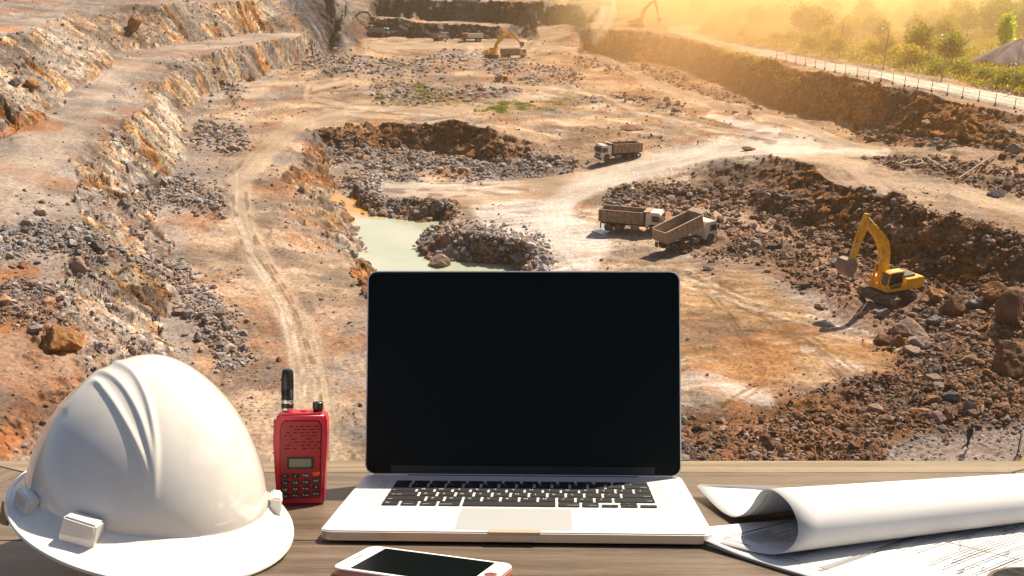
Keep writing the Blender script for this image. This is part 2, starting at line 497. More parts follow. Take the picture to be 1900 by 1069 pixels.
# ------------------------------------------------------------------ slope
dZr, dZc = np.gradient(TZ); dXr, dXc = np.gradient(TX); dYr, dYc = np.gradient(TY)
det = dXc * dYr - dXr * dYc
gx_ = (dZc * dYr - dZr * dYc) / det; gy_ = (dXc * dZr - dXr * dZc) / det
SLOPE = np.hypot(gx_, gy_).astype(np.float32)
for _ in range(3):
    N = np.pad(SLOPE, 1, mode='edge'); SLOPE = (N[:-2, 1:-1] + N[2:, 1:-1] + N[1:-1, :-2] + N[1:-1, 2:] + N[1:-1, 1:-1]) / 5
x, y = TX.astype(np.float64), TY.astype(np.float64)
LEFT = (poly([(-900, -300), (650, -300), (650, 60), (600, 100), (480, 150), (380, 200), (350, 250), (335, 300), (345, 420), (360, 700), (420, 1300), (-900, 1700)], 30, False))
ROCK = sstep(0.28, 0.62, SLOPE)
# painted zones -----------------------------------------------------
Z_rub = np.zeros_like(SLOPE)
for pts, w_ in [([(170, 470), (330, 520), (400, 590), (430, 660)], 26), ([(10, 450), (90, 430), (190, 450), (240, 500)], 24), ([(40, 560), (100, 590)], 40),
                ([(250, 380), (330, 350), (400, 380)], 24), ([(380, 250), (440, 260)], 20), ([(400, 130), (440, 190)], 10), ([(560, 110), (660, 125), (740, 130)], 16),
                ([(700, 170), (800, 178), (950, 172)], 16), ([(780, 130), (860, 100), (960, 130), (1060, 150)], 16), ([(1080, 110), (1250, 150), (1400, 210)], 12),
                ([(620, 280), (700, 300), (780, 300), (880, 315), (1060, 310)], 14), ([(650, 380), (740, 388), (840, 395)], 16), ([(800, 450), (900, 450), (990, 480)], 30),
                ([(1150, 370), (1260, 370), (1400, 380), (1520, 420)], 26), ([(1300, 440), (1400, 450), (1500, 500), (1580, 560)], 34), ([(1480, 420), (1560, 470), (1640, 540)], 40),
                ([(1640, 300), (1760, 320), (1900, 350)], 26), ([(1700, 540), (1800, 600), (1900, 600)], 50), ([(1620, 380), (1700, 420), (1900, 470)], 30),
                ([(1640, 600), (1720, 660), (1900, 680)], 50), ([(1400, 820), (1600, 760), (1850, 740)], 50), ([(1270, 830), (1450, 820), (1600, 840)], 40), ([(1600, 245), (1750, 275), (1900, 292)], 10),
                ([(1100, 185), (1200, 185), (1260, 200)], 10), ([(1650, 385), (1700, 400)], 16), ([(640, 345), (760, 330)], 12)]:
    Z_rub = np.maximum(Z_rub, stroke(pts, w_, w_ * .9))
Z_green = np.maximum(stroke([(780, 172), (830, 185)], 10, 12), stroke([(920, 200), (975, 198)], 8, 10))
def tracks(pts, w):
    """haul road mask and lateral coordinate"""
    M = np.zeros(VX.shape, np.float32); LAT = np.zeros(VX.shape, np.float32)
    X, Y = WX * .25 + VX * .75, WY * .25 + VY * .75
    for p, q in zip(pts[:-1], pts[1:]):
        wp = p[2] if len(p) > 2 else w; wq = q[2] if len(q) > 2 else w
        m = max(wp, wq) * 1.6 + 12
        sel = (VX > min(p[0], q[0]) - m) & (VX < max(p[0], q[0]) + m) & (VY > min(p[1], q[1]) - m) & (VY < max(p[1], q[1]) + m)
        if not sel.any(): continue
        xs, ys = X[sel], Y[sel]
        dx, dy = q[0] - p[0], q[1] - p[1]
        L = dx * dx + dy * dy + 1e-9
        t = np.clip(((xs - p[0]) * dx + (ys - p[1]) * dy) / L, 0, 1)
        ox, oy = xs - p[0] - t * dx, ys - p[1] - t * dy
        d = np.hypot(ox, oy); s_ = np.sign(ox * dy - oy * dx)
        ww = wp + (wq - wp) * t
        mm = 1 - sstep(ww * .6, ww * 1.25, d)
        better = mm > M[sel]
        MM = M[sel]; LL = LAT[sel]
        MM[better] = mm[better]; LL[better] = (s_ * d / ww)[better]
        M[sel] = MM; LAT[sel] = LL
    return M, LAT
ROADS = []
for pts, w_ in [([(600, 1000, 60), (595, 830, 46), (580, 720, 42), (560, 620, 36), (510, 540, 30), (470, 470, 28), (445, 400, 24), (445, 340, 22), (480, 290, 20), (540, 240, 16), (640, 210, 12), (800, 205, 9), (950, 190, 8), (1060, 170, 7)], 20),
                ([(640, 150, 6), (575, 165, 9), (570, 180, 9), (640, 195, 10), (760, 205, 8)], 8),
                ([(1500, 268, 14), (1380, 276, 16), (1280, 290, 18), (1200, 308, 20), (1100, 335, 24), (1000, 350, 22), (880, 365, 20), (720, 350, 14)], 18),
                ([(1200, 318, 14), (1100, 342, 22), (1030, 375, 30), (1040, 420, 34), (1090, 470, 34)], 26),
                ([(1900, 288, 4), (1640, 284, 12), (1500, 272, 12)], 10),
                ([(1640, 285, 10), (1560, 262, 8), (1480, 232, 8), (1400, 212, 7), (1300, 185, 6), (1200, 150, 6), (1130, 115, 5), (1050, 92, 4), (960, 80, 4), (1060, 62, 3), (1090, 57, 2)], 6),
                ([(1440, 255, 7), (1300, 238, 6), (1180, 205, 5), (1060, 165, 5), (900, 160, 4)], 5),
                ([(1440, 285, 9), (1560, 300, 10), (1640, 325, 12), (1760, 350, 12), (1900, 392, 16), (2100, 450, 20)], 12),
                ([(1560, 300, 8), (1620, 340, 14), (1650, 372, 16)], 10),
                ([(690, 85, 6), (850, 88, 8), (960, 84, 6)], 7),
                ([(-60, 420, 60), (60, 300, 45), (160, 210, 32), (210, 140, 20), (300, 95, 12), (420, 80, 9), (560, 64, 5)], 30),
                ([(-40, 60, 10), (60, 40, 9), (140, 8, 5)], 8)]:
    ROADS.append(tracks(pts, w_))
Z_road = np.zeros_like(SLOPE)
STREAK = np.zeros_like(SLOPE)
for k, (M, LAT) in enumerate(ROADS):
    st = vnoise(LAT * 4.3 + k * 13 + 50, VY * 0.01 + 3, 40 + k) * .6 + vnoise(LAT * 10.5 + k * 13 + 80, VY * 0.03, 60 + k) * .4
    if k >= 10: M = M * .55
    if k in (5, 6): M = np.clip(M * 1.3, 0, 1)
    STREAK = np.where(M > Z_road, (st - .5) * 2, STREAK)
    Z_road = np.maximum(Z_road, M)
# asphalt-pale perimeter road
Z_perim = np.clip(np.maximum(poly([(1455, 112), (1568, 136), (1712, 163), (1900, 201), (2200, 262), (2200, 232), (1900, 180), (1716, 147), (1568, 120), (1458, 99), (1347, 79), (1290, 63), (1287, 56), (1330, 42), (1325, 40), (1240, 50), (1238, 58), (1300, 78), (1347, 94)], 2, False), 0), 0, 1)
Z_mud = np.clip(poly([(880, 390), (960, 375), (1060, 370), (1060, 400), (1120, 420), (1140, 450), (1100, 505), (1000, 540), (980, 470), (900, 430)], 26) * .9 + stroke([(700, 345), (820, 350), (950, 345)], 14, 20) * .5 + stroke([(1250, 715), (1330, 710), (1420, 735)], 14, 20) * .7 + stroke([(1500, 655), (1600, 690)], 8, 12) * .5 + stroke([(1320, 212), (1380, 235), (1440, 245)], 7, 8) * 1.0, 0, 1)
Z_sand = poly([(1255, 520), (1420, 510), (1500, 560), (1640, 640), (1700, 700), (1500, 700), (1400, 730), (1255, 700), (900, 700), (900, 520)], 70)
Z_brown = np.maximum(poly([(1270, 760), (1450, 740), (1600, 720), (1700, 640), (1850, 560), (2200, 560), (2200, 900), (1270, 900)], 50), poly([(1560, 380), (1640, 390), (1900, 420), (2200, 480), (2200, 640), (1750, 600), (1600, 520)], 40))
Z_grey = np.clip(poly([(1650, 830), (1720, 800), (1900, 780), (2100, 780), (2100, 900), (1640, 900)], 16) + poly([(1400, 500), (1560, 500), (1640, 620), (1560, 640)], 50) * .8 + poly([(1600, 350), (1700, 330), (1900, 320), (1960, 370), (1800, 350)], 20) * .6, 0, 1)
Z_orange = np.clip(stroke([(0, 830), (40, 770)], 34, 50) * .85 + stroke([(0, 510), (60, 500)], 16, 18) * .9 + stroke([(0, 240), (110, 235)], 10, 12) * .8 + stroke([(0, 605), (30, 600)], 16, 18) * .8 + stroke([(0, 55), (40, 52)], 4, 5)
                   + stroke([(440, 268), (490, 272)], 6, 8) * .8 + stroke([(500, 520), (540, 560)], 14, 22) * .45 + stroke([(440, 450), (455, 480)], 6, 10) * .5 + stroke([(565, 165), (580, 185)], 8, 10) * .5, 0, 1)
Z_veg = poly([(1300, 50), (1350, 72), (1460, 92), (1570, 112), (1720, 140), (1900, 172), (2300, 240), (2300, -300), (1240, -300), (1240, 20), (1300, 40)], 8)
Z_vslope = np.clip(stroke([(1330, 105), (1420, 130), (1480, 150)], 16, 22) * .7 + stroke([(1290, 95), (1340, 115)], 16, 20) * .3, 0, 1)
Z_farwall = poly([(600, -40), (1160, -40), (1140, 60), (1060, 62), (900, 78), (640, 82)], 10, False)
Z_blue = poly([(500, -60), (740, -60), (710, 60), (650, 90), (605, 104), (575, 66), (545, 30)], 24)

# ------------------------------------------------------------------ relief
flat = 1 - ROCK
soft_ = np.clip(Z_road + Z_perim + Z_mud, 0, 1) * flat
PLAT = np.clip(Z_veg, 0, 1)
mound = (fbm(x * .09, y * .09, 4, 3) - .5) * 1.5 + (fbm(x * .45, y * .45, 4, 9) - .5) * .55
TZ = TZ + mound * (1 - soft_ * .85) * (1 - .6 * PLAT) * sstep(25, 45, y)
TZ = TZ + STREAK * .05 * soft_
# strata on the left slopes: slabs dipping along +X, breaking along Y
yy = y - .30 * x + 3.5 * (fbm(x * .12, y * .12, 3, 21) - .5) * 2
slab = ridged(yy * .20, x * .06, 3, 25)
slab2 = vnoise(yy * .8, x * .10, 28)
LS = LEFT * sstep(.42, .75, SLOPE)
NEARF = 1 - .55 * sstep(110, 240, y)
l1_, l2_, lid_ = cells(x * .5, yy * .5, 27)
l3_, l4_, lid2 = cells(x * 1.3, yy * 1.3, 29)
STR2 = poly([(515, 370), (560, 330), (640, 350), (640, 420), (690, 480), (560, 490), (520, 460)], 14) * ROCK
LS = np.maximum(LS, STR2)
TZ = TZ + LS * NEARF * ((slab - .6) * 2.7 + (np.floor(slab2 * 4) / 4 - .4) * .7 + (lid_ - .5) * .9 * sstep(.35, .7, fbm(x * .15, y * .15, 3, 77)) + (lid2 - .5) * .35)
# broken blocks on the dark walls
f1, f2, cid = cells(x * .42, y * .42, 33)
g1, g2, gid = cells(x * 1.15, y * 1.15, 44)
RW = ROCK * (1 - LS) * (1 - .5 * PLAT)
TZ = TZ + RW * (1 - .4 * sstep(150, 260, y)) * ((cid - .5) * 1.1 * sstep(.02, .25, f2 - f1) + (gid - .5) * .45)
TZ = TZ + RW * (ridged(x * .13, y * .13, 3, 51) - .6) * 1.6
# rubble fields
RB = Z_rub * (1 - Z_perim)
h1, h2, hid = cells(x * .75, y * .75, 55)
TZ = TZ + RB * ((fbm(x * .3, y * .3, 3, 61) - .3) * 1.3 + (.55 - h1) * .55 * (hid > .45))
micro = fbm(x * 2.3, y * 2.3, 3, 88) - .5
TZ = TZ + micro * (.10 + .22 * np.maximum(ROCK, RB)) * (1 - .7 * soft_)
far_fade = 1
_pond = poly([(628, 366), (658, 363), (672, 385), (700, 402), (770, 413), (826, 409), (815, 426), (790, 433), (775, 456), (772, 475), (800, 486), (900, 490), (950, 496), (950, 520), (700, 520), (690, 475), (672, 440), (650, 405)], 8)
TZ = np.where(_pond > .5, np.minimum(TZ, -5.35), TZ)

# ------------------------------------------------------------------ colours (albedo per vertex)
def A(r, g, b, k=2.35):
    l = srgb(r, g, b)
    return np.array([l[0] / k, l[1] / k / .95, l[2] / k / .86], np.float32)
def mix(C, c, m):
    return C + (c - C) * m[..., None]
n1 = fbm(x * .06, y * .06, 4, 101); n2 = fbm(x * .35, y * .35, 4, 102); n3 = fbm(x * 1.4, y * 1.4, 3, 103)
C = np.broadcast_to(A(206, 176, 148), TX.shape + (3,)).copy()
C = mix(C, A(214, 186, 156), sstep(.4, .7, n1))
C = mix(C, A(180, 160, 146), sstep(.5, .75, n2) * .7)
C = mix(C, A(206, 150, 100), sstep(.6, .8, fbm(x * .12, y * .12, 4, 105)) * .6)
C = mix(C, A(184, 170, 158) * (.8 + .4 * n3[..., None]), LEFT * .8)
# tan dirt
C = mix(C, A(208, 170, 128), np.clip(Z_sand, 0, 1) * .95)
C = mix(C, A(138, 96, 62), Z_brown * (.75 + .25 * n2))
C = mix(C, A(176, 166, 158), Z_grey * .85)
upper = poly([(560, 60), (1500, 60), (1640, 290), (1100, 290), (900, 240), (560, 250), (440, 330)], 60, False)
C = mix(C, A(214, 176, 134), upper * .55 * (1 - Z_rub))
# long scraped streaks on the pit floor
sfloor = poly([(680, 300), (1500, 280), (1640, 640), (1800, 720), (1300, 860), (700, 860)], 60, False) * flat
sa = vnoise((x * .45 + y * .75) * 1.6, (x * .75 - y * .45) * .10, 120); sb = vnoise((y * .95 - x * .2) * 1.5, (x + y * .2) * .07, 121)
C = C * (1 + (sfloor * ((sa - .5) * .55 + (sb - .5) * .45))[..., None])
C = mix(C, A(110, 80, 56), sfloor * sstep(.74, .9, sa) * .55)
C = mix(C, A(240, 226, 208), sfloor * sstep(.76, .92, sb) * .6)
# walls
wu = x * .8 + y * .6
k1, k2, wid_ = cells(wu * .45 + fbm(x * .3, TZ * .5, 2, 81), TZ * .8 + fbm(x * .4, y * .4, 2, 82) * 2, 83)
k3, k4, wid2 = cells(wu * 1.2, TZ * 1.9, 84)
wallc = mix(np.broadcast_to(A(180, 130, 88), C.shape).copy(), A(138, 100, 74), sstep(.4, .6, wid_))
wallc = mix(wallc, A(172, 142, 118), sstep(.75, .85, wid_))
wallc = mix(wallc, A(214, 144, 78), sstep(.72, .85, wid2) * .7)
wallc = wallc * (.75 + .5 * wid2)[..., None] * (.6 + .4 * sstep(.02, .2, k2 - k1))[..., None]
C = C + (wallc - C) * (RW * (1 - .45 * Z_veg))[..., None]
# strata colours
t = np.clip(slab2 * .70 + slab * .30 + (n3 - .5) * .4 + (lid_ - .5) * .32 + (lid2 - .5) * .22 + .02, 0, 1)
stops = [(0.0, A(110, 66, 36)), (.34, A(176, 112, 62)), (.48, A(226, 168, 106)), (.6, A(242, 216, 172)), (.74, A(236, 222, 200)), (.88, A(176, 164, 154)), (1.0, A(134, 124, 120))]
SCOL = np.zeros_like(C)
for ch in range(3): SCOL[..., ch] = np.interp(t, [s[0] for s in stops], [s[1][ch] for s in stops])
C = C + (SCOL - C) * (np.clip(LS * 1.15, 0, 1) * (.62 + .38 * sstep(.35, .6, fbm(x * .1, y * .1, 3, 130))))[..., None]
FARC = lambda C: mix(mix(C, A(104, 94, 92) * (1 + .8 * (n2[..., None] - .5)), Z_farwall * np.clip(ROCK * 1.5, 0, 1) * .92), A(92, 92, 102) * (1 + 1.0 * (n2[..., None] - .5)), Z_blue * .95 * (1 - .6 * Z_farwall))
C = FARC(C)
DK = LS * sstep(.52, .66, fbm(yy * .16, x * .07, 4, 710)) * sstep(.3, .45, lid_)  # dark rock blocks painted on the strata, partly standing in for shadow
C = mix(C, A(104, 78, 62) * (.7 + .6 * lid2[..., None]), DK * .8)
C = mix(C, A(170, 156, 146) * (.7 + .6 * n3[..., None]), LS * sstep(.46, .62, fbm(x * .14 + 7, y * .14, 4, 720)) * .8)
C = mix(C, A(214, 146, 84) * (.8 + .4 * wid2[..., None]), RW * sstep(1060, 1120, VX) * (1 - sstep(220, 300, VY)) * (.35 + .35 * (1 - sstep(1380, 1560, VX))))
Z_white = np.clip(stroke([(95, 75), (150, 110)], 22, 24) + stroke([(300, 190), (330, 290)], 16, 20) * .8 + stroke([(120, 560), (230, 640)], 30, 40) * .5, 0, 1)
C = mix(C, A(246, 236, 216), Z_white * .7 * sstep(.3, .5, n3 * .5 + slab2 * .5))
C = mix(C, A(216, 132, 66), Z_orange * .85)
# rubble tone
rub = mix(np.broadcast_to(A(166, 156, 150), C.shape).copy(), A(190, 150, 116), sstep(.45, .6, n2))
warm = sstep(1050, 1450, VX)
rub = mix(rub, A(160, 112, 76), warm * .75)
C = C + (rub - C) * (RB * .75)[..., None]
# roads, mud
C = C * (1 + (.30 * STREAK * Z_road * flat)[..., None])
C = mix(C, A(222, 198, 168), Z_road * flat * .75 * (.7 + .3 * STREAK))
pale = np.clip(stroke([(1500, 268), (1380, 276), (1280, 292), (1180, 318), (1080, 350), (1010, 400), (1060, 460)], 22, 20) + stroke([(1440, 274), (1640, 284)], 8, 8) , 0, 1)
C = mix(C, A(248, 232, 212) * 1.12, pale * flat * (.8 + .2 * STREAK))
C = mix(C, A(250, 238, 224) * 1.2, Z_mud * flat * (.45 + .55 * sstep(.3, .55, sb * .6 + sa * .4)))
TRK = np.zeros_like(SLOPE); TRL = np.zeros_like(SLOPE)
for k, pts in enumerate([[(1250, 495), (1380, 560), (1520, 650), (1720, 790)], [(1250, 520), (1400, 570), (1500, 600), (1640, 640), (1740, 700)], [(1250, 540), (1330, 545), (1420, 590), (1560, 700)],
                         [(1250, 600), (1400, 610), (1540, 600), (1600, 580)], [(1250, 680), (1420, 640), (1560, 620)], [(1270, 800), (1400, 720), (1480, 640)], [(1380, 760), (1500, 740), (1640, 760)],
                         [(1130, 480), (1240, 490), (1330, 540)], [(700, 345), (850, 345), (980, 360)], [(700, 360), (850, 372), (930, 365)], [(640, 205), (800, 222), (960, 232), (1080, 255)], [(1460, 620), (1560, 690), (1700, 770)],
                         [(1290, 520), (1360, 600), (1420, 700)], [(460, 470), (520, 560), (545, 700), (540, 850)], [(430, 360), (450, 450), (520, 540)], [(455, 360), (475, 450), (540, 560), (590, 700), (610, 850)], [(440, 330), (438, 400), (470, 480), (530, 570), (565, 700), (570, 860)], [(640, 152), (578, 166), (575, 182), (650, 198), (760, 206)], [(1440, 262), (1250, 215), (1100, 175), (1000, 165)], [(960, 80), (1050, 93), (1130, 116), (1200, 151), (1300, 186), (1400, 213), (1480, 233), (1560, 262)], [(880, 160), (1060, 163), (1180, 203), (1300, 236), (1440, 257)], [(1000, 165), (1150, 195), (1300, 225)], [(960, 180), (1100, 205), (1260, 240), (1400, 262)], [(1000, 215), (1150, 230), (1300, 262)]]):
    for off in (-7, 7):
        m_ = stroke([(a, b_ + off) for a, b_ in pts], 2.6, 3.4, False) * sstep(.25, .55, vnoise(x * .5 + k * 9, y * .5, 400 + k))
        if k % 3 == 1 or k >= 21: TRL = np.maximum(TRL, m_)
        else: TRK = np.maximum(TRK, m_)
C = mix(C, A(120, 88, 60), TRK * flat * .6)
C = mix(C, A(244, 226, 200), TRL * flat * .7)
C = mix(C, A(238, 226, 204) * 1.15, Z_perim)
C = mix(C, A(120, 122, 44), Z_green * sstep(.35, .55, n3) * .85)
C = mix(C, A(172, 158, 62), Z_veg * (1 - Z_perim) * .9)
C = mix(C, A(150, 112, 66), stroke([(1340, 85), (1460, 104), (1570, 124), (1720, 152), (1900, 186)], 5, 8) * (1 - Z_perim) * .6)
C = mix(C, A(126, 118, 48), Z_vslope * sstep(.35, .6, n2))
C = mix(C, A(150, 112, 78), sstep(.1, .6, _pond) * .5)
# gravel speckle
sp = vnoise(x * 5.3, y * 5.3, 140) * .5 + vnoise(x * 2.6, y * 2.6, 141) * .5
C = C * (1 + ((sp - .5) * (.7 - .3 * soft_))[..., None])
C = C * (1 + ((fbm(x * .16, y * .16, 5, 500) - .5) * 1.6 * (1 - .5 * soft_))[..., None])
_open = (1 - .8 * soft_) * (1 - Z_veg) * (1 - .8 * Z_grey) * (1 - LS)
C = mix(C, A(132, 108, 92), _open * sstep(.54, .68, fbm(x * .08, y * .14, 5, 520)) * .55)
C = mix(C, A(160, 152, 146), _open * sstep(.56, .68, fbm(x * .11 + 20, y * .11, 5, 521)) * .55 * (1 - sstep(1000, 1400, VX)))
C = mix(C, A(190, 128, 78), _open * sstep(.58, .72, fbm(x * .10 - 20, y * .10, 5, 522)) * .5)
speck = (_hash(np.floor(x * 3.1).astype(np.int64), np.floor(y * 3.1).astype(np.int64), 150) > .93) * (1 - soft_) 
C = mix(C, A(110, 92, 80), speck * .6 * (sp > .45))
_l = C.mean(-1, keepdims=True)
C = _l + (C - _l) * (1.06 + .12 * sstep(500, 1200, VX) * (1 - Z_veg))[..., None]
C = C * np.array([1.03, .985, .95])
C = np.clip(C, .01, .75)

Zg = TZ
verts = np.stack([TX, TY, TZ], -1).reshape(-1, 3)
# push steep ground sideways a little so the walls are not plain ramps
off = (ROCK * ((f1 - .45) * .5 + (wid_ - .5) * 1.1 * sstep(.02, .2, k2 - k1) + (wid2 - .5) * .4) * (1 - .5 * LS)).astype(np.float32)
verts[:, 0] -= (off * np.clip(gx_, -1, 1)).ravel(); verts[:, 1] -= (off * np.clip(gy_, -1, 1)).ravel()
idx = np.arange(NR * NC).reshape(NR, NC)
faces = np.stack([idx[1:, :-1], idx[1:, 1:], idx[:-1, 1:], idx[:-1, :-1]], -1).reshape(-1, 4)
me = np_mesh('ground', verts, faces, True)
set_col(me, 'tint', C.reshape(-1, 3))
set_col(me, 'rocky', np.repeat(np.clip(np.maximum(ROCK, LS) * (1 - PLAT), 0, 1).reshape(-1, 1), 3, 1))
# ground material: mapped tint times fine procedural grain and bump
gm = bpy.data.materials.new('quarry_ground'); gm.use_nodes = True
nt = gm.node_tree; b = nt.nodes['Principled BSDF']
b.inputs['Roughness'].default_value = .95; b.inputs['Specular IOR Level'].default_value = .15
at = nt.nodes.new('ShaderNodeAttribute'); at.attribute_name = 'tint'
tc = nt.nodes.new('ShaderNodeTexCoord')
nz = nt.nodes.new('ShaderNodeTexNoise'); nz.inputs['Scale'].default_value = 3.2; nz.inputs['Detail'].default_value = 6; nz.inputs['Roughness'].default_value = .7
nt.links.new(tc.outputs['Object'], nz.inputs['Vector'])
mr = nt.nodes.new('ShaderNodeMapRange'); mr.inputs['From Min'].default_value = .32; mr.inputs['From Max'].default_value = .68; mr.inputs['To Min'].default_value = .62; mr.inputs['To Max'].default_value = 1.38
nt.links.new(nz.outputs['Fac'], mr.inputs['Value'])
vm = nt.nodes.new('ShaderNodeVectorMath'); vm.operation = 'SCALE'
nt.links.new(at.outputs['Color'], vm.inputs[0]); nt.links.new(mr.outputs['Result'], vm.inputs['Scale'])
ar = nt.nodes.new('ShaderNodeAttribute'); ar.attribute_name = 'rocky'
dist = nt.nodes.new('ShaderNodeTexNoise'); dist.inputs['Scale'].default_value = .7; dist.inputs['Detail'].default_value = 3
nt.links.new(tc.outputs['Object'], dist.inputs['Vector'])
dm_ = nt.nodes.new('ShaderNodeVectorMath'); dm_.operation = 'MULTIPLY_ADD'; dm_.inputs[1].default_value = (1.6, 1.6, 1.6)
nt.links.new(dist.outputs['Color'], dm_.inputs[0]); nt.links.new(tc.outputs['Object'], dm_.inputs[2])
v1 = nt.nodes.new('ShaderNodeTexVoronoi'); v1.inputs['Scale'].default_value = .8
v2 = nt.nodes.new('ShaderNodeTexVoronoi'); v2.inputs['Scale'].default_value = 2.2
nt.links.new(dm_.outputs['Vector'], v1.inputs['Vector']); nt.links.new(dm_.outputs['Vector'], v2.inputs['Vector'])
s1 = nt.nodes.new('ShaderNodeSeparateColor'); nt.links.new(v1.outputs['Color'], s1.inputs[0])
s2 = nt.nodes.new('ShaderNodeSeparateColor'); nt.links.new(v2.outputs['Color'], s2.inputs[0])
sm = nt.nodes.new('ShaderNodeMath'); sm.operation = 'ADD'; nt.links.new(s1.outputs[0], sm.inputs[0]); nt.links.new(s2.outputs[0], sm.inputs[1])
m3 = nt.nodes.new('ShaderNodeMapRange'); m3.inputs['From Max'].default_value = 2; m3.inputs['To Min'].default_value = .45; m3.inputs['To Max'].default_value = 1.5
nt.links.new(sm.outputs[0], m3.inputs['Value'])
mx3 = nt.nodes.new('ShaderNodeMix'); mx3.inputs[2].default_value = 1.0
nt.links.new(ar.outputs['Fac'], mx3.inputs[0]); nt.links.new(m3.outputs['Result'], mx3.inputs[3])
vm3 = nt.nodes.new('ShaderNodeVectorMath'); vm3.operation = 'SCALE'
nt.links.new(vm.outputs['Vector'], vm3.inputs[0]); nt.links.new(mx3.outputs[0], vm3.inputs['Scale'])
nt.links.new(vm3.outputs['Vector'], b.inputs['Base Color'])
bp2 = nt.nodes.new('ShaderNodeBump'); bp2.inputs['Distance'].default_value = .5
bs_ = nt.nodes.new('ShaderNodeMath'); bs_.operation = 'MULTIPLY'; bs_.inputs[1].default_value = .8
nt.links.new(ar.outputs['Fac'], bs_.inputs[0]); nt.links.new(bs_.outputs[0], bp2.inputs['Strength']); nt.links.new(sm.outputs[0], bp2.inputs['Height'])
bp = nt.nodes.new('ShaderNodeBump'); bp.inputs['Strength'].default_value = .55; bp.inputs['Distance'].default_value = .16
nt.links.new(nz.outputs['Fac'], bp.inputs['Height']); nt.links.new(bp2.outputs['Normal'], bp.inputs['Normal']); nt.links.new(bp.outputs['Normal'], b.inputs['Normal'])
ground = link_mesh('ground', me, gm)
tag(ground, kind='structure')

# lookups on the finished ground
def gidx(X, Y):
    px, py = proj(X, Y, 0.0)
    j = float(np.interp(px, GX, np.arange(NC))); j0 = min(int(j), NC - 2); f = j - j0
    colr = NPY[:, j0] * (1 - f) + NPY[:, j0 + 1] * f
    return j, float(np.interp(py, colr, np.arange(NR)))
def gz(X, Y):
    j, i = gidx(X, Y)
    j0, i0 = min(int(j), NC - 2), min(int(i), NR - 2); fj, fi = j - j0, i - i0
    return float((TZ[i0, j0] * (1 - fj) + TZ[i0, j0 + 1] * fj) * (1 - fi) + (TZ[i0 + 1, j0] * (1 - fj) + TZ[i0 + 1, j0 + 1] * fj) * fi)
def on_ground(px, py):
    a, yy_, zz = ray(px, py)
    D = 35.0
    while D < 1500:
        if CAM_H + zz * D < gz(a * D, yy_ * D): break
        D *= 1.004
    lo, hi = D / 1.004, D
    for _ in range(12):
        m = (lo + hi) / 2
        if CAM_H + zz * m < gz(a * m, yy_ * m): hi = m
        else: lo = m
    return a * hi, yy_ * hi, gz(a * hi, yy_ * hi)
# ================================================================== WATER, STONES, PLANTS
rng = np.random.default_rng(7)
random.seed(11)
# pond
wm = mat('pond_water', srgb(186, 190, 150), rough=.08, spec=.5, bump=(6, .03, .02))
nt = wm.node_tree; b = nt.nodes['Principled BSDF']
tc = nt.nodes.new('ShaderNodeTexCoord'); n = nt.nodes.new('ShaderNodeTexNoise'); n.inputs['Scale'].default_value = .07; n.inputs['Detail'].default_value = 3
nt.links.new(tc.outputs['Object'], n.inputs['Vector'])
cr = nt.nodes.new('ShaderNodeValToRGB')
cr.color_ramp.elements[0].position = .36; cr.color_ramp.elements[0].color = (.33, .37, .26, 1)
cr.color_ramp.elements[1].position = .62; cr.color_ramp.elements[1].color = (.43, .42, .32, 1)
sx = nt.nodes.new('ShaderNodeSeparateXYZ'); nt.links.new(tc.outputs['Object'], sx.inputs[0])
mr = nt.nodes.new('ShaderNodeMapRange'); mr.inputs['From Min'].default_value = 140.5; mr.inputs['From Max'].default_value = 146
nt.links.new(sx.outputs['Y'], mr.inputs['Value'])
mx = nt.nodes.new('ShaderNodeMix'); mx.data_type = 'RGBA'; mx.inputs[7].default_value = (.52, .24, .03, 1)
nt.links.new(n.outputs['Fac'], cr.inputs['Fac']); nt.links.new(cr.outputs['Color'], mx.inputs[6]); nt.links.new(mr.outputs['Result'], mx.inputs[0])
nt.links.new(mx.outputs[2], b.inputs['Base Color'])
wz = -5.02
pts = [unproj(px, py, wz) for px, py in [(600, 350), (690, 345), (860, 400), (840, 440), (990, 480), (990, 540), (640, 540), (640, 460), (610, 400)]]
wo = MB().prism(pts, wz - .05, wz, 'z').build('pond_water', wm)
tag(wo, kind='structure')
# bright puddles beside the haul road (wet sheets lying a hair above the mud)
pm = mat('puddle_water', (.30, .27, .22), rough=.04, spec=.8)
def puddle(pts, name='puddle_water', m=None):
    P = [on_ground(*p) for p in pts]
    z = sorted(p[2] for p in P)[len(P) // 2] + .02
    o = MB().prism([(p[0], p[1]) for p in P], z - .4, z, 'z').build(name, m or pm)
    tag(o, kind='structure')
puddle([(1098, 430), (1112, 418), (1170, 420), (1215, 428), (1212, 440), (1160, 438), (1118, 436)])
0 and puddle([(1322, 214), (1345, 213), (1372, 226), (1400, 232), (1440, 240), (1428, 250), (1385, 245), (1345, 228)])

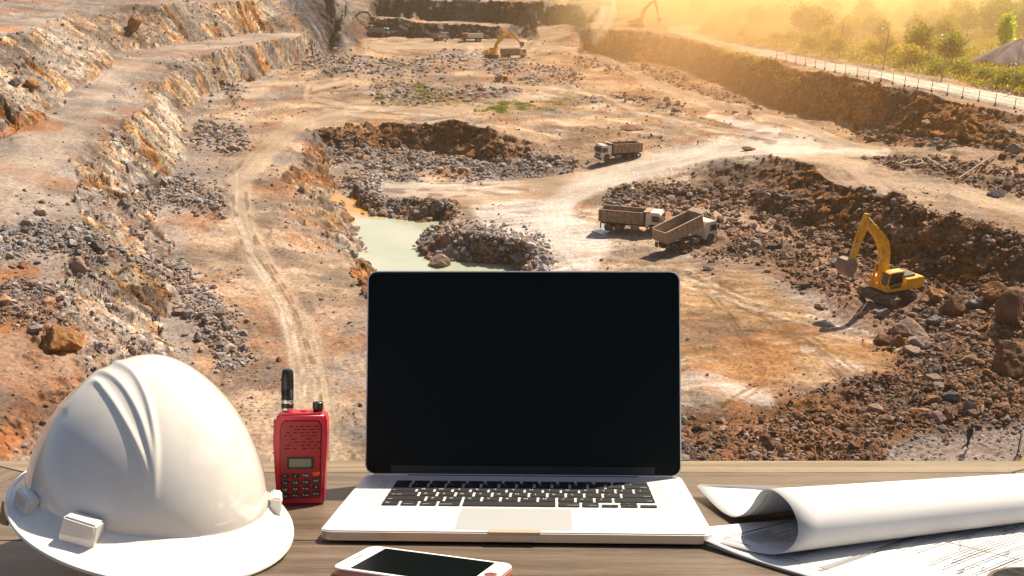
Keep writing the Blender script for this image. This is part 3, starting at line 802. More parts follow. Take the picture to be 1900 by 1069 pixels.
# ---- stones -------------------------------------------------------
phi = (1 + 5 ** .5) / 2
ICO = np.array([(-1, phi, 0), (1, phi, 0), (-1, -phi, 0), (1, -phi, 0), (0, -1, phi), (0, 1, phi), (0, -1, -phi), (0, 1, -phi), (phi, 0, -1), (phi, 0, 1), (-phi, 0, -1), (-phi, 0, 1)], np.float32) / 1.9
ICF = np.array([(0, 11, 5), (0, 5, 1), (0, 1, 7), (0, 7, 10), (0, 10, 11), (1, 5, 9), (5, 11, 4), (11, 10, 2), (10, 7, 6), (7, 1, 8), (3, 9, 4), (3, 4, 2), (3, 2, 6), (3, 6, 8), (3, 8, 9), (4, 9, 5), (2, 4, 11), (6, 2, 10), (8, 6, 7), (9, 8, 1)])
def scatter_stones(name, W, N, smin, smax, label, pal, med=5.0):
    Wf = W.ravel().astype(np.float64); Wf = Wf * ((VX.ravel() > -60) & (VX.ravel() < 1960) & (VY.ravel() > -20) & (VY.ravel() < 900))
    p = Wf / Wf.sum()
    k = rng.choice(len(p), N, p=p)
    jr = np.clip((rng.standard_t(2.4, N) * 4).astype(int), -40, 40); jc = np.clip((rng.standard_t(2.4, N) * 4).astype(int), -40, 40)
    k2 = np.clip((k // NC + jr), 0, NR - 1) * NC + np.clip(k % NC + jc, 0, NC - 1)
    k = np.where(notroad.ravel()[k2] > .6, k2, k)
    X = TX.ravel()[k]; Y = TY.ravel()[k]; Z = TZ.ravel()[k]
    D = Y * cP - (Z - CAM_H) * sP
    X = X + rng.normal(0, .8, N) * D / FPX; 
    pxs = rng.lognormal(math.log(med * .82), .62, N)
    S = np.clip(pxs * D / FPX, smin, smax) * .5
    V = ICO[None] * (1 + rng.uniform(-.28, .28, (N, 12, 1)))
    V = V * rng.uniform(.65, 1.25, (N, 1, 3)) * np.array([1, 1, .8])
    a = rng.uniform(0, 6.283, N); ca, sa_ = np.cos(a)[:, None], np.sin(a)[:, None]
    tl = rng.uniform(-.6, .6, N); ct, st = np.cos(tl)[:, None], np.sin(tl)[:, None]
    y2 = V[..., 1] * ct - V[..., 2] * st; z2 = V[..., 1] * st + V[..., 2] * ct
    x3 = V[..., 0] * ca - y2 * sa_; y3 = V[..., 0] * sa_ + y2 * ca
    V = np.stack([x3, y3, z2], -1) * S[:, None, None]
    V += np.stack([X, Y, Z + S * .25], -1)[:, None, :]
    F = (ICF[None] + (np.arange(N) * 12)[:, None, None]).reshape(-1, 3)
    me = np_mesh(name, V.reshape(-1, 3), F, False)
    pc = np.array(pal, np.float32); ci = rng.integers(0, len(pc), N)
    base = C.reshape(-1, 3)[k]
    col = pc[ci] * .62 + base * .38
    col = col * rng.uniform(.7, 1.25, (N, 1))
    set_col(me, 'tint', np.repeat(col, 12, 0))
    o = link_mesh(name, me, stone_mat)
    tag(o, label, 'rubble' if 'rubble' in name else 'gravel', kind='stuff')
    return o
stone_mat = bpy.data.materials.new('broken_stone'); stone_mat.use_nodes = True
nt = stone_mat.node_tree; b = nt.nodes['Principled BSDF']; b.inputs['Roughness'].default_value = .9; b.inputs['Specular IOR Level'].default_value = .2
at = nt.nodes.new('ShaderNodeAttribute'); at.attribute_name = 'tint'
tc = nt.nodes.new('ShaderNodeTexCoord'); nz = nt.nodes.new('ShaderNodeTexNoise'); nz.inputs['Scale'].default_value = 4; nz.inputs['Detail'].default_value = 5
nt.links.new(tc.outputs['Object'], nz.inputs['Vector'])
mr = nt.nodes.new('ShaderNodeMapRange'); mr.inputs['From Min'].default_value = .3; mr.inputs['From Max'].default_value = .7; mr.inputs['To Min'].default_value = .65; mr.inputs['To Max'].default_value = 1.35
nt.links.new(nz.outputs['Fac'], mr.inputs['Value'])
vm = nt.nodes.new('ShaderNodeVectorMath'); vm.operation = 'SCALE'
nt.links.new(at.outputs['Color'], vm.inputs[0]); nt.links.new(mr.outputs['Result'], vm.inputs['Scale']); nt.links.new(vm.outputs['Vector'], b.inputs['Base Color'])
GREYS = [A(228, 216, 204), A(198, 188, 182), A(246, 234, 218), A(222, 194, 166), A(166, 154, 148), A(226, 172, 130)]
BROWNS = [A(160, 108, 72), A(190, 150, 116), A(126, 92, 70), A(176, 166, 158), A(206, 176, 146), A(104, 84, 72)]
left_w = 1 - sstep(900, 1250, VX)
notroad = (1 - np.clip(Z_road * flat * 1.3, 0, 1)) * (1 - np.clip(_pond * 2, 0, 1)) * (1 - Z_perim) * (1 - Z_veg * .95)
EXC = np.ones_like(SLOPE)
for (ex, ey, er) in [(1645, 556, 4.2), (1180, 420, 4.6), (1284, 447, 4.8), (1146, 295, 4.5), (1795, 838, 1.2)]:
    eX, eY, _z = on_ground(ex, ey)
    EXC *= sstep(er - .6, er + .4, np.hypot(TX - eX, TY - eY))
notroad = notroad * EXC
RBS = (1 - .9 * poly([(1490, 575), (1600, 570), (1650, 600), (1650, 645), (1560, 690), (1480, 650)], 20)) * (1 - .5 * poly([(1380, 440), (1500, 430), (1640, 560), (1560, 600), (1440, 540)], 40)) * (1 - .5 * poly([(1260, 720), (1640, 700), (1600, 900), (1260, 900)], 50)) * (RB + .35 * LS * sstep(.52, .66, fbm(x * .14 + 7, y * .14, 4, 720))) ** 1.3 * (1 - .55 * (1 - sstep(150, 330, VY))) * (.25 + 1.2 * sstep(.35, .65, fbm(x * .35, y * .35, 4, 333)))
scatter_stones('stone_rubble', (RBS * notroad) * left_w, 21000, .10, 1.4, 'grey and tan broken stones heaped along the left toe and pit floor', GREYS, 4.6)
scatter_stones('stone_rubble', (RBS * notroad) * (1 - left_w), 24000, .10, 1.6, 'brown and grey blasted rubble around the excavator and below the right wall', BROWNS, 5.0)
scatter_stones('gravel', (.03 + .9 * sstep(.45, .75, fbm(x * .2, y * .2, 3, 300)) * .5 + ROCK * .35 + Z_brown * .8 * flat) * notroad * (1 - .85 * Z_sand) * (1 - .8 * Z_mud), 24000, .06, .6, 'small loose stones strewn thinly over the whole quarry floor', GREYS + BROWNS, 2.5)

# ---- single boulders ----------------------------------------------
def rock_mesh(seed, nplanes=11, sub=4):
    r = np.random.default_rng(seed)
    bm = bmesh.new(); bmesh.ops.create_icosphere(bm, subdivisions=sub, radius=1)
    V = np.array([v.co[:] for v in bm.verts])
    N = r.normal(size=(nplanes, 3)); N /= np.linalg.norm(N, axis=1)[:, None]
    dd = r.uniform(.5, .92, nplanes)
    dots = V @ N.T
    rad = np.min(np.where(dots > .05, dd / np.maximum(dots, .05), 9), axis=1)
    rad = np.minimum(rad, 1.15)
    rad *= 1 + .16 * (fbm(V[:, 0] * 3 + V[:, 2] * 2, V[:, 1] * 3 - V[:, 2], 3, seed) - .5) * 2
    for v, q in zip(bm.verts, V * rad[:, None]): v.co = q
    me = bpy.data.meshes.new('boulder'); bm.to_mesh(me); bm.free()
    for p in me.polygons: p.use_smooth = True
    try: me.set_sharp_from_angle(angle=R(24))
    except Exception: pass
    return me
def rock_mat(name, c1, c2):
    m = mat(name, tuple(float(v) for v in c1), rough=.9, spec=.2, noise=(1.6, .25), dirt=(tuple(float(v) for v in c2), 2.2, .85), bump=(5, .7, .12))
    return m
RM = {'tan': rock_mat('tan_rock', A(214, 176, 146), A(180, 150, 130)), 'orange': rock_mat('orange_rock', A(206, 138, 84), A(150, 120, 100)), 'grey': rock_mat('grey_rock', A(176, 166, 162), A(130, 120, 118)),
      'brown': rock_mat('brown_rock', A(140, 96, 70), A(180, 130, 90)), 'dark': rock_mat('dark_rock', A(110, 100, 96), A(160, 146, 130)), 'pink': rock_mat('pinkish_rock', A(220, 186, 170), A(190, 140, 110)), 'ochre': rock_mat('ochre_rock', A(190, 120, 60), A(226, 180, 120))}
BL = [  # px, py(base), width px, height px, colour, label
 (1690, 632, 62, 38, 'tan', 'big flat-topped pale tan block behind three smaller boulders, below the excavator'),
 (1668, 646, 30, 24, 'orange', 'rounded orange-tan boulder left of the four boulders below the excavator'),
 (1710, 648, 52, 24, 'pink', 'long pinkish boulder right of the four boulders below the excavator'),
 (1692, 660, 32, 22, 'tan', 'small pale boulder lowest of the four boulders below the excavator'),
 (1776, 588, 54, 46, 'brown', 'big round brown boulder in the rubble right of the excavator'),
 (1808, 576, 34, 22, 'grey', 'grey boulder touching the big round brown boulder'),
 (1740, 560, 36, 30, 'ochre', 'ochre boulder just behind the counterweight of the yellow excavator'),
 (1738, 710, 34, 28, 'dark', 'dark boulder with a pale top standing alone on the brown rubble'),
 (1736, 756, 40, 22, 'orange', 'slab-shaped orange boulder above the pile near the walking man'),
 (1770, 748, 32, 26, 'dark', 'blue-grey square boulder in the pile above the walking man'),
 (1712, 782, 42, 28, 'orange', 'lumpy orange boulder, leftmost of the pile above the walking man'),
 (1768, 780, 32, 28, 'brown', 'grey-brown boulder at the right of the pile above the walking man'),
 (1742, 790, 34, 22, 'pink', 'mottled pinkish white boulder at the foot of the pile by the walking man'),
 (1876, 698, 78, 56, 'brown', 'large jagged reddish boulder casting a black shadow at the right edge'),
 (1882, 612, 80, 72, 'brown', 'huge red-brown boulder heap-top high at the right edge beside the pit wall'),
 (1850, 560, 46, 34, 'orange', 'orange-brown boulder perched left of the huge boulder at the right edge'),
 (1736, 606, 30, 20, 'grey', 'grey boulder in the rubble under the excavator counterweight side'),
 (1640, 592, 26, 18, 'grey', 'light grey stone in front of the excavator track'),
 (812, 500, 40, 26, 'tan', 'pale triangular boulder at the pond edge behind the laptop screen'),
 (966, 488, 30, 18, 'grey', 'flat grey boulder on the rubble spit beside the pond'),
 (903, 486, 22, 18, 'tan', 'small tan boulder on the water side of the rubble spit'),
 (770, 462, 12, 8, 'brown', 'small brown rock standing alone in the pale pond water'),
 (726, 408, 18, 12, 'grey', 'grey rock at the far shore of the pond'),
 (672, 402, 12, 7, 'dark', 'small dark rock in the orange end of the pond'),
 (100, 655, 74, 46, 'ochre', 'large brown and ochre block jutting from the slope above the helmet'),
 (146, 506, 34, 26, 'tan', 'rounded tan boulder on the crest of the left rubble slope'),
 (178, 468, 26, 24, 'dark', 'dark rust-streaked boulder on the left crest beyond the tan one'),
 (330, 586, 32, 14, 'tan', 'pale flat-topped boulder at the upper left of the stone heap behind the helmet'),
 (366, 634, 24, 18, 'grey', 'grey boulder inside the stone heap behind the helmet'),
 (54, 166, 30, 26, 'ochre', 'square ochre block standing at the foot of the upper left strata'),
 (247, 58, 30, 34, 'ochre', 'tall ochre block leaning out of the top left rock face'),
 (26, 160, 24, 18, 'grey', 'pale grey block beside the square ochre block at the left edge'),
 (40, 498, 20, 12, 'orange', 'small rust-coloured stone beside the orange patch at the left edge'),
 (465, 152, 18, 10, 'orange', 'pair-sized orange block at the foot of the far left bench'),
 (1260, 362, 18, 10, 'pink', 'pale square stone on the rubble behind the tipping truck'),
 (1720, 232, 20, 12, 'tan', 'tan boulder at the foot of the haul road wall'),
 (1885, 284, 34, 16, 'tan', 'sunlit slab at the foot of the haul road wall near the right edge'),
 (1664, 398, 14, 14, 'brown', 'brown stone standing on the edge of the ramp above the excavator'),
 (1390, 280, 28, 6, 'brown', 'low brown rock lying on the far edge of the haul road junction'),
]
for k, (px, py, wpx, hpx, cname, lab) in enumerate(BL):
    X, Y, Z = on_ground(px, py)
    D = depth(px, py, Z)
    s = wpx * D / FPX / 2; hh = hpx * D / FPX / 2
    me = rock_mesh(100 + k)
    o = link_mesh('boulder', me, RM[cname])
    o.scale = (s * 1.05, s * .9, hh * 1.25)
    o.rotation_euler = (random.uniform(-.15, .15), random.uniform(-.15, .15), random.uniform(0, 6.28))
    o.location = (X, Y + s * .6, Z + hh * .62)
    tag(o, lab, 'boulder')

# ---- gravel heaps --------------------------------------------------
def heap(px, py, wm_, hm, name, m, label):
    X, Y, Z = on_ground(px, py)
    n, r = 64, 18
    vs = []; fs = []
    for i in range(r + 1):
        t = i / r
        for j in range(n):
            a = 2 * math.pi * j / n
            rr = wm_ / 2 * (1 - t) * (1 + .10 * math.sin(3 * a + 1) + .06 * math.sin(7 * a) + .03 * math.sin(17 * a + 9 * t) + .02 * math.sin(31 * a + 23 * t))
            vs.append((rr * math.cos(a), rr * math.sin(a), hm * (1 - (1 - t) ** 1.25) * .96 + hm * .02 * math.sin(9 * a + 14 * t) * (t < .95) - .25 * (t == 0)))
    fs = [(i * n + j, i * n + (j + 1) % n, (i + 1) * n + (j + 1) % n, (i + 1) * n + j) for i in range(r) for j in range(n)]
    me = np_mesh(name, np.array(vs), np.array(fs), True)
    o = link_mesh(name, me, m)
    o.location = (X, Y, Z)
    tag(o, label, 'gravel heap')
hm_ = mat('heap_gravel', tuple(float(v) for v in A(176, 160, 160)), rough=.95, spec=.1, noise=(3, .25), bump=(8, .6, .1))
hm2 = mat('heap_dark_gravel', tuple(float(v) for v in A(112, 104, 108)), rough=.95, spec=.1, noise=(6, .25), bump=(12, .6, .05))
heap(1893, 116, 17, 4.8, 'gravel_heap', hm_, 'large smooth grey gravel heap beyond the haul road at the right edge')
heap(1856, 362, 3.0, .75, 'gravel_heap', hm2, 'small dark grey gravel heap beside the ramp road near the right edge')
heap(1168, 238, 4.6, .8, 'gravel_heap', mat('heap_earth', tuple(float(v) for v in A(176, 112, 74)), rough=.95, noise=(4, .3), bump=(10, .6, .06)), 'low brown earth heap on the sandy plateau above the grey-cabbed truck')

# ---- pipes and hose lying on the right rubble -----------------------
rust = mat('rusty_steel', (.17, .10, .07), rough=.7, noise=(3, .3), dirt=((.25, .13, .07), 4, .8))
pale_pipe = mat('dusty_pipe', (.34, .26, .19), rough=.7, noise=(3, .2))
def lying(p1, p2, r, name, m, lab, cat, lift=.5):
    a, b_ = on_ground(*p1), on_ground(*p2)
    o = MB().cyl((a[0], a[1], a[2] + lift), (b_[0], b_[1], b_[2] + lift), r, r, 10).build(name, m)
    tag(o, lab, cat)
lying((1776, 339), (1845, 293), .12, 'steel_pipe', rust, 'long rusty steel pipe lying diagonally on the rubble beside the ramp', 'pipe')
lying((1716, 297), (1756, 322), .12, 'steel_pipe', pale_pipe, 'dusty pale pipe sloping down to a rusty fitting on the rubble', 'pipe')
P = [on_ground(*p) for p in [(1708, 300), (1712, 306), (1700, 310), (1675, 311), (1668, 307), (1682, 303), (1706, 302)]]
tag(MB().tube([(p[0], p[1], p[2] + .35) for p in P], .1, 8).build('hose', pale_pipe), 'dusty hose lying in an oval loop at the edge of the ramp', 'hose')
lying((1865, 282), (1905, 278), .13, 'steel_pipe', pale_pipe, 'pale pipe lying along the foot of the haul road wall at the right edge', 'pipe', .7)

# ---- foliage -------------------------------------------------------
def leaf_mat(name, col, tr=.35):
    m = bpy.data.materials.new(name); m.use_nodes = True
    nt = m.node_tree; b = nt.nodes['Principled BSDF']
    b.inputs['Roughness'].default_value = .6; b.inputs['Specular IOR Level'].default_value = .25
    at = nt.nodes.new('ShaderNodeAttribute'); at.attribute_name = 'shade'
    vm = nt.nodes.new('ShaderNodeVectorMath'); vm.operation = 'MULTIPLY'; vm.inputs[1].default_value = col
    nt.links.new(at.outputs['Color'], vm.inputs[0]); nt.links.new(vm.outputs['Vector'], b.inputs['Base Color'])
    tl = nt.nodes.new('ShaderNodeBsdfTranslucent'); nt.links.new(vm.outputs['Vector'], tl.inputs['Color'])
    ms = nt.nodes.new('ShaderNodeMixShader'); ms.inputs[0].default_value = tr
    nt.links.new(b.outputs[0], ms.inputs[1]); nt.links.new(tl.outputs[0], ms.inputs[2]); nt.links.new(ms.outputs[0], nt.nodes['Material Output'].inputs[0])
    return m
LM = [leaf_mat('olive_leaves', (.42, .36, .04)), leaf_mat('green_leaves', (.30, .31, .03)), leaf_mat('yellow_leaves', (.50, .42, .04)), leaf_mat('dry_leaves', (.38, .24, .04))]
bright_leaf = leaf_mat('bright_green_leaves', (.50, .62, .03), .5)
bark = mat('bark', (.10, .07, .05), rough=.9, noise=(6, .3))
def crown_mesh(name, seed, h, w, ncl, per, leaf, col_h0=.25):
    r = np.random.default_rng(seed)
    V, F, S = [], [], []
    c = r.normal(size=(ncl, 3)); c /= np.linalg.norm(c, axis=1)[:, None]; c *= r.uniform(.25, 1, (ncl, 1)) ** .6
    c = c * np.array([w / 2, w / 2, h * (1 - col_h0) / 2]) + np.array([0, 0, h * (1 + col_h0) / 2])
    P = (c[:, None] + r.normal(size=(ncl, per, 3)) * np.array([.13 * w, .13 * w, .08 * h])).reshape(-1, 3)
    n = len(P)
    a = r.normal(size=(n, 3)); a /= np.linalg.norm(a, axis=1)[:, None]
    bb = np.cross(a, r.normal(size=(n, 3))); bb /= np.linalg.norm(bb, axis=1)[:, None]
    L = leaf * r.uniform(.6, 1.4, (n, 1))
    V = np.stack([P - a * L, P + bb * L * .5, P + a * L, P - bb * L * .5], 1).reshape(-1, 3)
    F = np.arange(n * 4).reshape(n, 4)
    me = np_mesh(name, V, F, False)
    sh = np.repeat(r.uniform(.65, 1.35, ncl), per) * r.uniform(.8, 1.2, n)
    col = np.stack([sh * r.uniform(.9, 1.1, n), sh, sh * .9], -1)
    set_col(me, 'shade', np.repeat(col, 4, 0))
    return me
def tree_proto(name, seed, h, w, ncl, per, leaf, m, h0=.25, lean=0.0):
    root = empty(name)
    r = random.Random(seed)
    t = MB()
    t.cyl((0, 0, -.4), (lean * h * .3, 0, h * .5), h * .022, h * .013, 8).cyl((lean * h * .3, 0, h * .5), (lean * h * .5, 0, h * .85), h * .013, h * .005, 6)
    for k in range(6):
        a = r.uniform(0, 6.28); z0 = h * r.uniform(.2, .55)
        t.cyl((lean * z0, 0, z0), (lean * z0 + math.cos(a) * w * .35, math.sin(a) * w * .35, z0 + h * r.uniform(.15, .3)), h * .009, h * .003, 5)
    t.build('trunk', bark, root)
    link_mesh('crown', crown_mesh('crown', seed, h, w, ncl, per, leaf, h0), m, root)
    return root
protos = [tree_proto('tree', 1, 5.5, 4.6, 26, 46, .30, LM[0], .12), tree_proto('tree', 2, 7, 5.2, 30, 46, .32, LM[1], .18), tree_proto('tree', 3, 4.2, 4.4, 22, 44, .26, LM[2], .08),
          tree_proto('tree', 4, 6.2, 4.2, 24, 40, .30, LM[3], .2), tree_proto('tree', 5, 3.0, 3.6, 18, 40, .22, LM[1], .05), tree_proto('tree', 6, 8.0, 5.6, 34, 46, .34, LM[0], .2)]
tlabs = ['olive bushy tree in the hazy scrub beyond the haul road', 'dark green leafy tree in the hazy scrub beyond the haul road', 'yellow-green low tree in the hazy scrub beyond the haul road', 'brownish dry tree in the hazy scrub beyond the haul road', 'small round green bush in the scrub beyond the haul road', 'tall olive tree in the hazy scrub beyond the haul road']
km = kid_map()
used = set()
auto = []
tr = random.Random(5)
def put_tree(i, px, py, s=1.0, label=None, zoff=0):
    X, Y, Z = on_ground(px, py)
    if i in used: o = copy_tree(protos[i], km)
    else: o = protos[i]; used.add(i)
    o.location = (X, Y, Z - .1); o.rotation_euler = (0, 0, tr.uniform(0, 6.28)); o.scale = (s * tr.uniform(.9, 1.15), s * tr.uniform(.9, 1.15), s)
    tag(o, label, 'bush' if i == 4 else 'tree', 'scrub trees beyond the haul road')
    if label is None: auto.append((i, px, py, o))
edge = [(1335, 62), (1400, 72), (1470, 90), (1570, 108), (1650, 122), (1720, 134), (1800, 148), (1900, 166), (1960, 176)]
cnt = 0
while cnt < 210:
    px = tr.uniform(1290, 1960); py = tr.uniform(-6, 150) if tr.random() < .75 else tr.uniform(-6, 60)
    lim = np.interp(px, [e[0] for e in edge], [e[1] for e in edge])
    if py > lim: continue
    if px > 1785 and 74 < py < 170: continue
    near = (lim - py)
    if near < 14: i = tr.choice([4, 2, 4])
    elif px > 1700: i = tr.choice([1, 1, 0, 3, 5])
    else: i = tr.choice([0, 2, 3, 5, 0, 1])
    put_tree(i, px, py, tr.uniform(.75, 1.25))
    cnt += 1
for px, py, s in [(1738, 138, .9), (1782, 140, 1.1), (1862, 152, .9), (1830, 146, .8), (1895, 158, .9)]: put_tree(4, px, py, s, None)
for px, py, s in [(1345, 108, .5), (1375, 115, .6), (1410, 122, .5), (1165, 78, .8), (1110, 28, 1.0), (1095, 40, .9)]:
    put_tree(2 if px > 1200 else 4, px, py, s, 'yellow-green shrub on the rim of the haul road wall, %s of three from the left' % ['first', 'second', 'third'][[1345, 1375, 1410].index(px)] if px > 1200 else ['dark bush on the slope just right of the dust plume', 'hazy bush above the dust plume near the top edge', 'hazy bush at the upper left of the dust plume'][[1165, 1110, 1095].index(px)])
bt = tree_proto('tree', 12, 8.4, 3.2, 30, 60, .30, bright_leaf, .22)
X, Y, Z = on_ground(1860, 100); bt.location = (X, Y, Z); tag(bt, 'slim bright lime-green tree standing behind the large gravel heap', 'tree')
# undergrowth
W = (Z_veg * (1 - Z_perim) * sstep(0, 4, VY + 4)).ravel() * (VX.ravel() > 1230) * (VX.ravel() < 2000) * (VY.ravel() > -15)
def tufts(name, W, N, leaf, hgt, m, lab, per=7):
    W = W.astype(np.float64)
    k = rng.choice(len(W), N, p=W / W.sum())
    P0 = np.stack([TX.ravel()[k], TY.ravel()[k], TZ.ravel()[k]], -1)
    P = (P0[:, None] + rng.normal(size=(N, per, 3)) * np.array([hgt, hgt, hgt * .35]) + np.array([0, 0, hgt * .35])).reshape(-1, 3)
    n = len(P); a = rng.normal(size=(n, 3)); a[:, 2] = np.abs(a[:, 2]) + .5; a /= np.linalg.norm(a, axis=1)[:, None]
    bb = np.cross(a, rng.normal(size=(n, 3))); bb /= np.linalg.norm(bb, axis=1)[:, None]
    L = leaf * rng.uniform(.6, 1.5, (n, 1))
    V = np.stack([P - a * L, P + bb * L * .35, P + a * L, P - bb * L * .35], 1).reshape(-1, 3)
    me = np_mesh(name, V, np.arange(n * 4).reshape(n, 4), False)
    sh = np.repeat(rng.uniform(.6, 1.4, N), per) * rng.uniform(.8, 1.2, n)
    set_col(me, 'shade', np.repeat(np.stack([sh, sh, sh], -1), 4, 0))
    tag(link_mesh(name, me, m), lab, 'grass' if name == 'grass' else 'undergrowth', kind='stuff')
tufts('undergrowth', W, 9000, .34, .8, LM[0], 'hazy olive undergrowth covering the ground beyond the haul road')
tufts('undergrowth', np.clip(Z_vslope, 0, 1).ravel(), 420, .2, .5, LM[2], 'yellow-green weeds on the rim of the haul road wall')
tufts('grass', (np.clip(Z_green + stroke([(690, 182), (820, 190), (960, 205), (1060, 190)], 10, 16) * .25, 0, 1) * sstep(.5, .68, fbm(x * .5, y * .5, 3, 610))).ravel(), 1300, .18, .3, leaf_mat('weed_leaves', (.24, .25, .05)), 'green weeds and dry grass on the stony patch in mid quarry')

# each scrub tree gets a label of its own: its look, the landmark it stands by, its depth in the scrub, its turn from the left
ORD = ['first', 'second', 'third', 'fourth', 'fifth', 'sixth', 'seventh', 'eighth', 'ninth', 'tenth', 'eleventh', 'twelfth', 'thirteenth', 'fourteenth', 'fifteenth']
look = ['olive bushy tree', 'dark green tree', 'low yellow-green tree', 'brownish dry tree', 'small green bush', 'tall olive tree']
bins = {}
for (i, px, py, o) in auto:
    lim = float(np.interp(px, [e[0] for e in edge], [e[1] for e in edge]))
    mk = 'by the road bend' if px < 1450 else 'near the farthest lamp' if px < 1600 else 'near the round lamp' if px < 1700 else 'near the brown lamp pole' if px < 1815 else 'by the gravel heap'
    dp = 'beside the road' if lim - py < 22 else 'in the middle scrub' if py > 42 else 'deep in the scrub' if py > 14 else 'at the top edge'
    bins.setdefault((i, mk, dp), []).append((px, o))
for (i, mk, dp), L in bins.items():
    L.sort(key=lambda e: e[0])
    for k, (px, o) in enumerate(L):
        o['label'] = look[i] + ' ' + mk + ', ' + dp + ((', ' + ORD[k] + ' from left') if len(L) > 1 else '')
# ================================================================== VEHICLES AND STREET FURNITURE
tc_ = lambda *c: tuple(float(v) for v in A(*c))
M_YEL = mat('machine_yellow', srgb(240, 176, 8), rough=.4, noise=(1.5, .15), dirt=(srgb(140, 100, 56), 3.5, .5))
M_YELB = mat('machine_ochre', srgb(196, 132, 40), rough=.6, dirt=(srgb(130, 96, 66), 3, .7))
M_DRK = mat('black_steel', (.03, .028, .026), rough=.55, dirt=((.14, .10, .07), 3, .6))
M_TRK = mat('muddy_track', (.07, .05, .04), rough=.8, dirt=((.24, .17, .11), 4, .8), bump=(8, .5, .03))
M_BKT = mat('bucket_steel', (.20, .13, .09), rough=.6, dirt=((.30, .20, .13), 3, .7))
M_GLS = mat('dark_glass', (.015, .017, .02), rough=.08, spec=.6)
M_CHR = mat('cylinder_rod', (.6, .58, .55), rough=.25, metal=.9)
M_BED = mat('dusty_bed', (.19, .125, .085), rough=.75, noise=(1.2, .25), dirt=((.33, .24, .17), 2.2, .75))
M_BEDL = mat('pale_bed', (.36, .25, .17), rough=.75, noise=(1.2, .2), dirt=((.20, .13, .09), 2.6, .6))
M_CAB = mat('cream_cab', (.62, .57, .50), rough=.4, noise=(1.5, .08), dirt=((.38, .29, .21), 2.4, .55))
M_RUB = mat('tyre_rubber', (.045, .038, .034), rough=.85, dirt=((.20, .14, .10), 4, .8))
M_RIM = mat('wheel_rim', (.22, .15, .11), rough=.6, dirt=((.12, .08, .06), 6, .7))
M_BLU = mat('blue_cab', (.12, .32, .42), rough=.5, dirt=((.4, .36, .3), 3, .5))
M_GRY = mat('grey_machine', (.16, .15, .15), rough=.6, dirt=((.3, .25, .2), 3, .6))
M_RED = mat('red_paint', (.45, .07, .04), rough=.5, dirt=((.3, .2, .15), 3, .5))
M_WHT = mat('white_paint', (.7, .68, .64), rough=.45, dirt=((.4, .33, .26), 3, .5))
M_ORG = mat('orange_lamp', (.8, .25, .03), rough=.3)
M_POLE = mat('pole_metal', (.32, .26, .22), rough=.6)

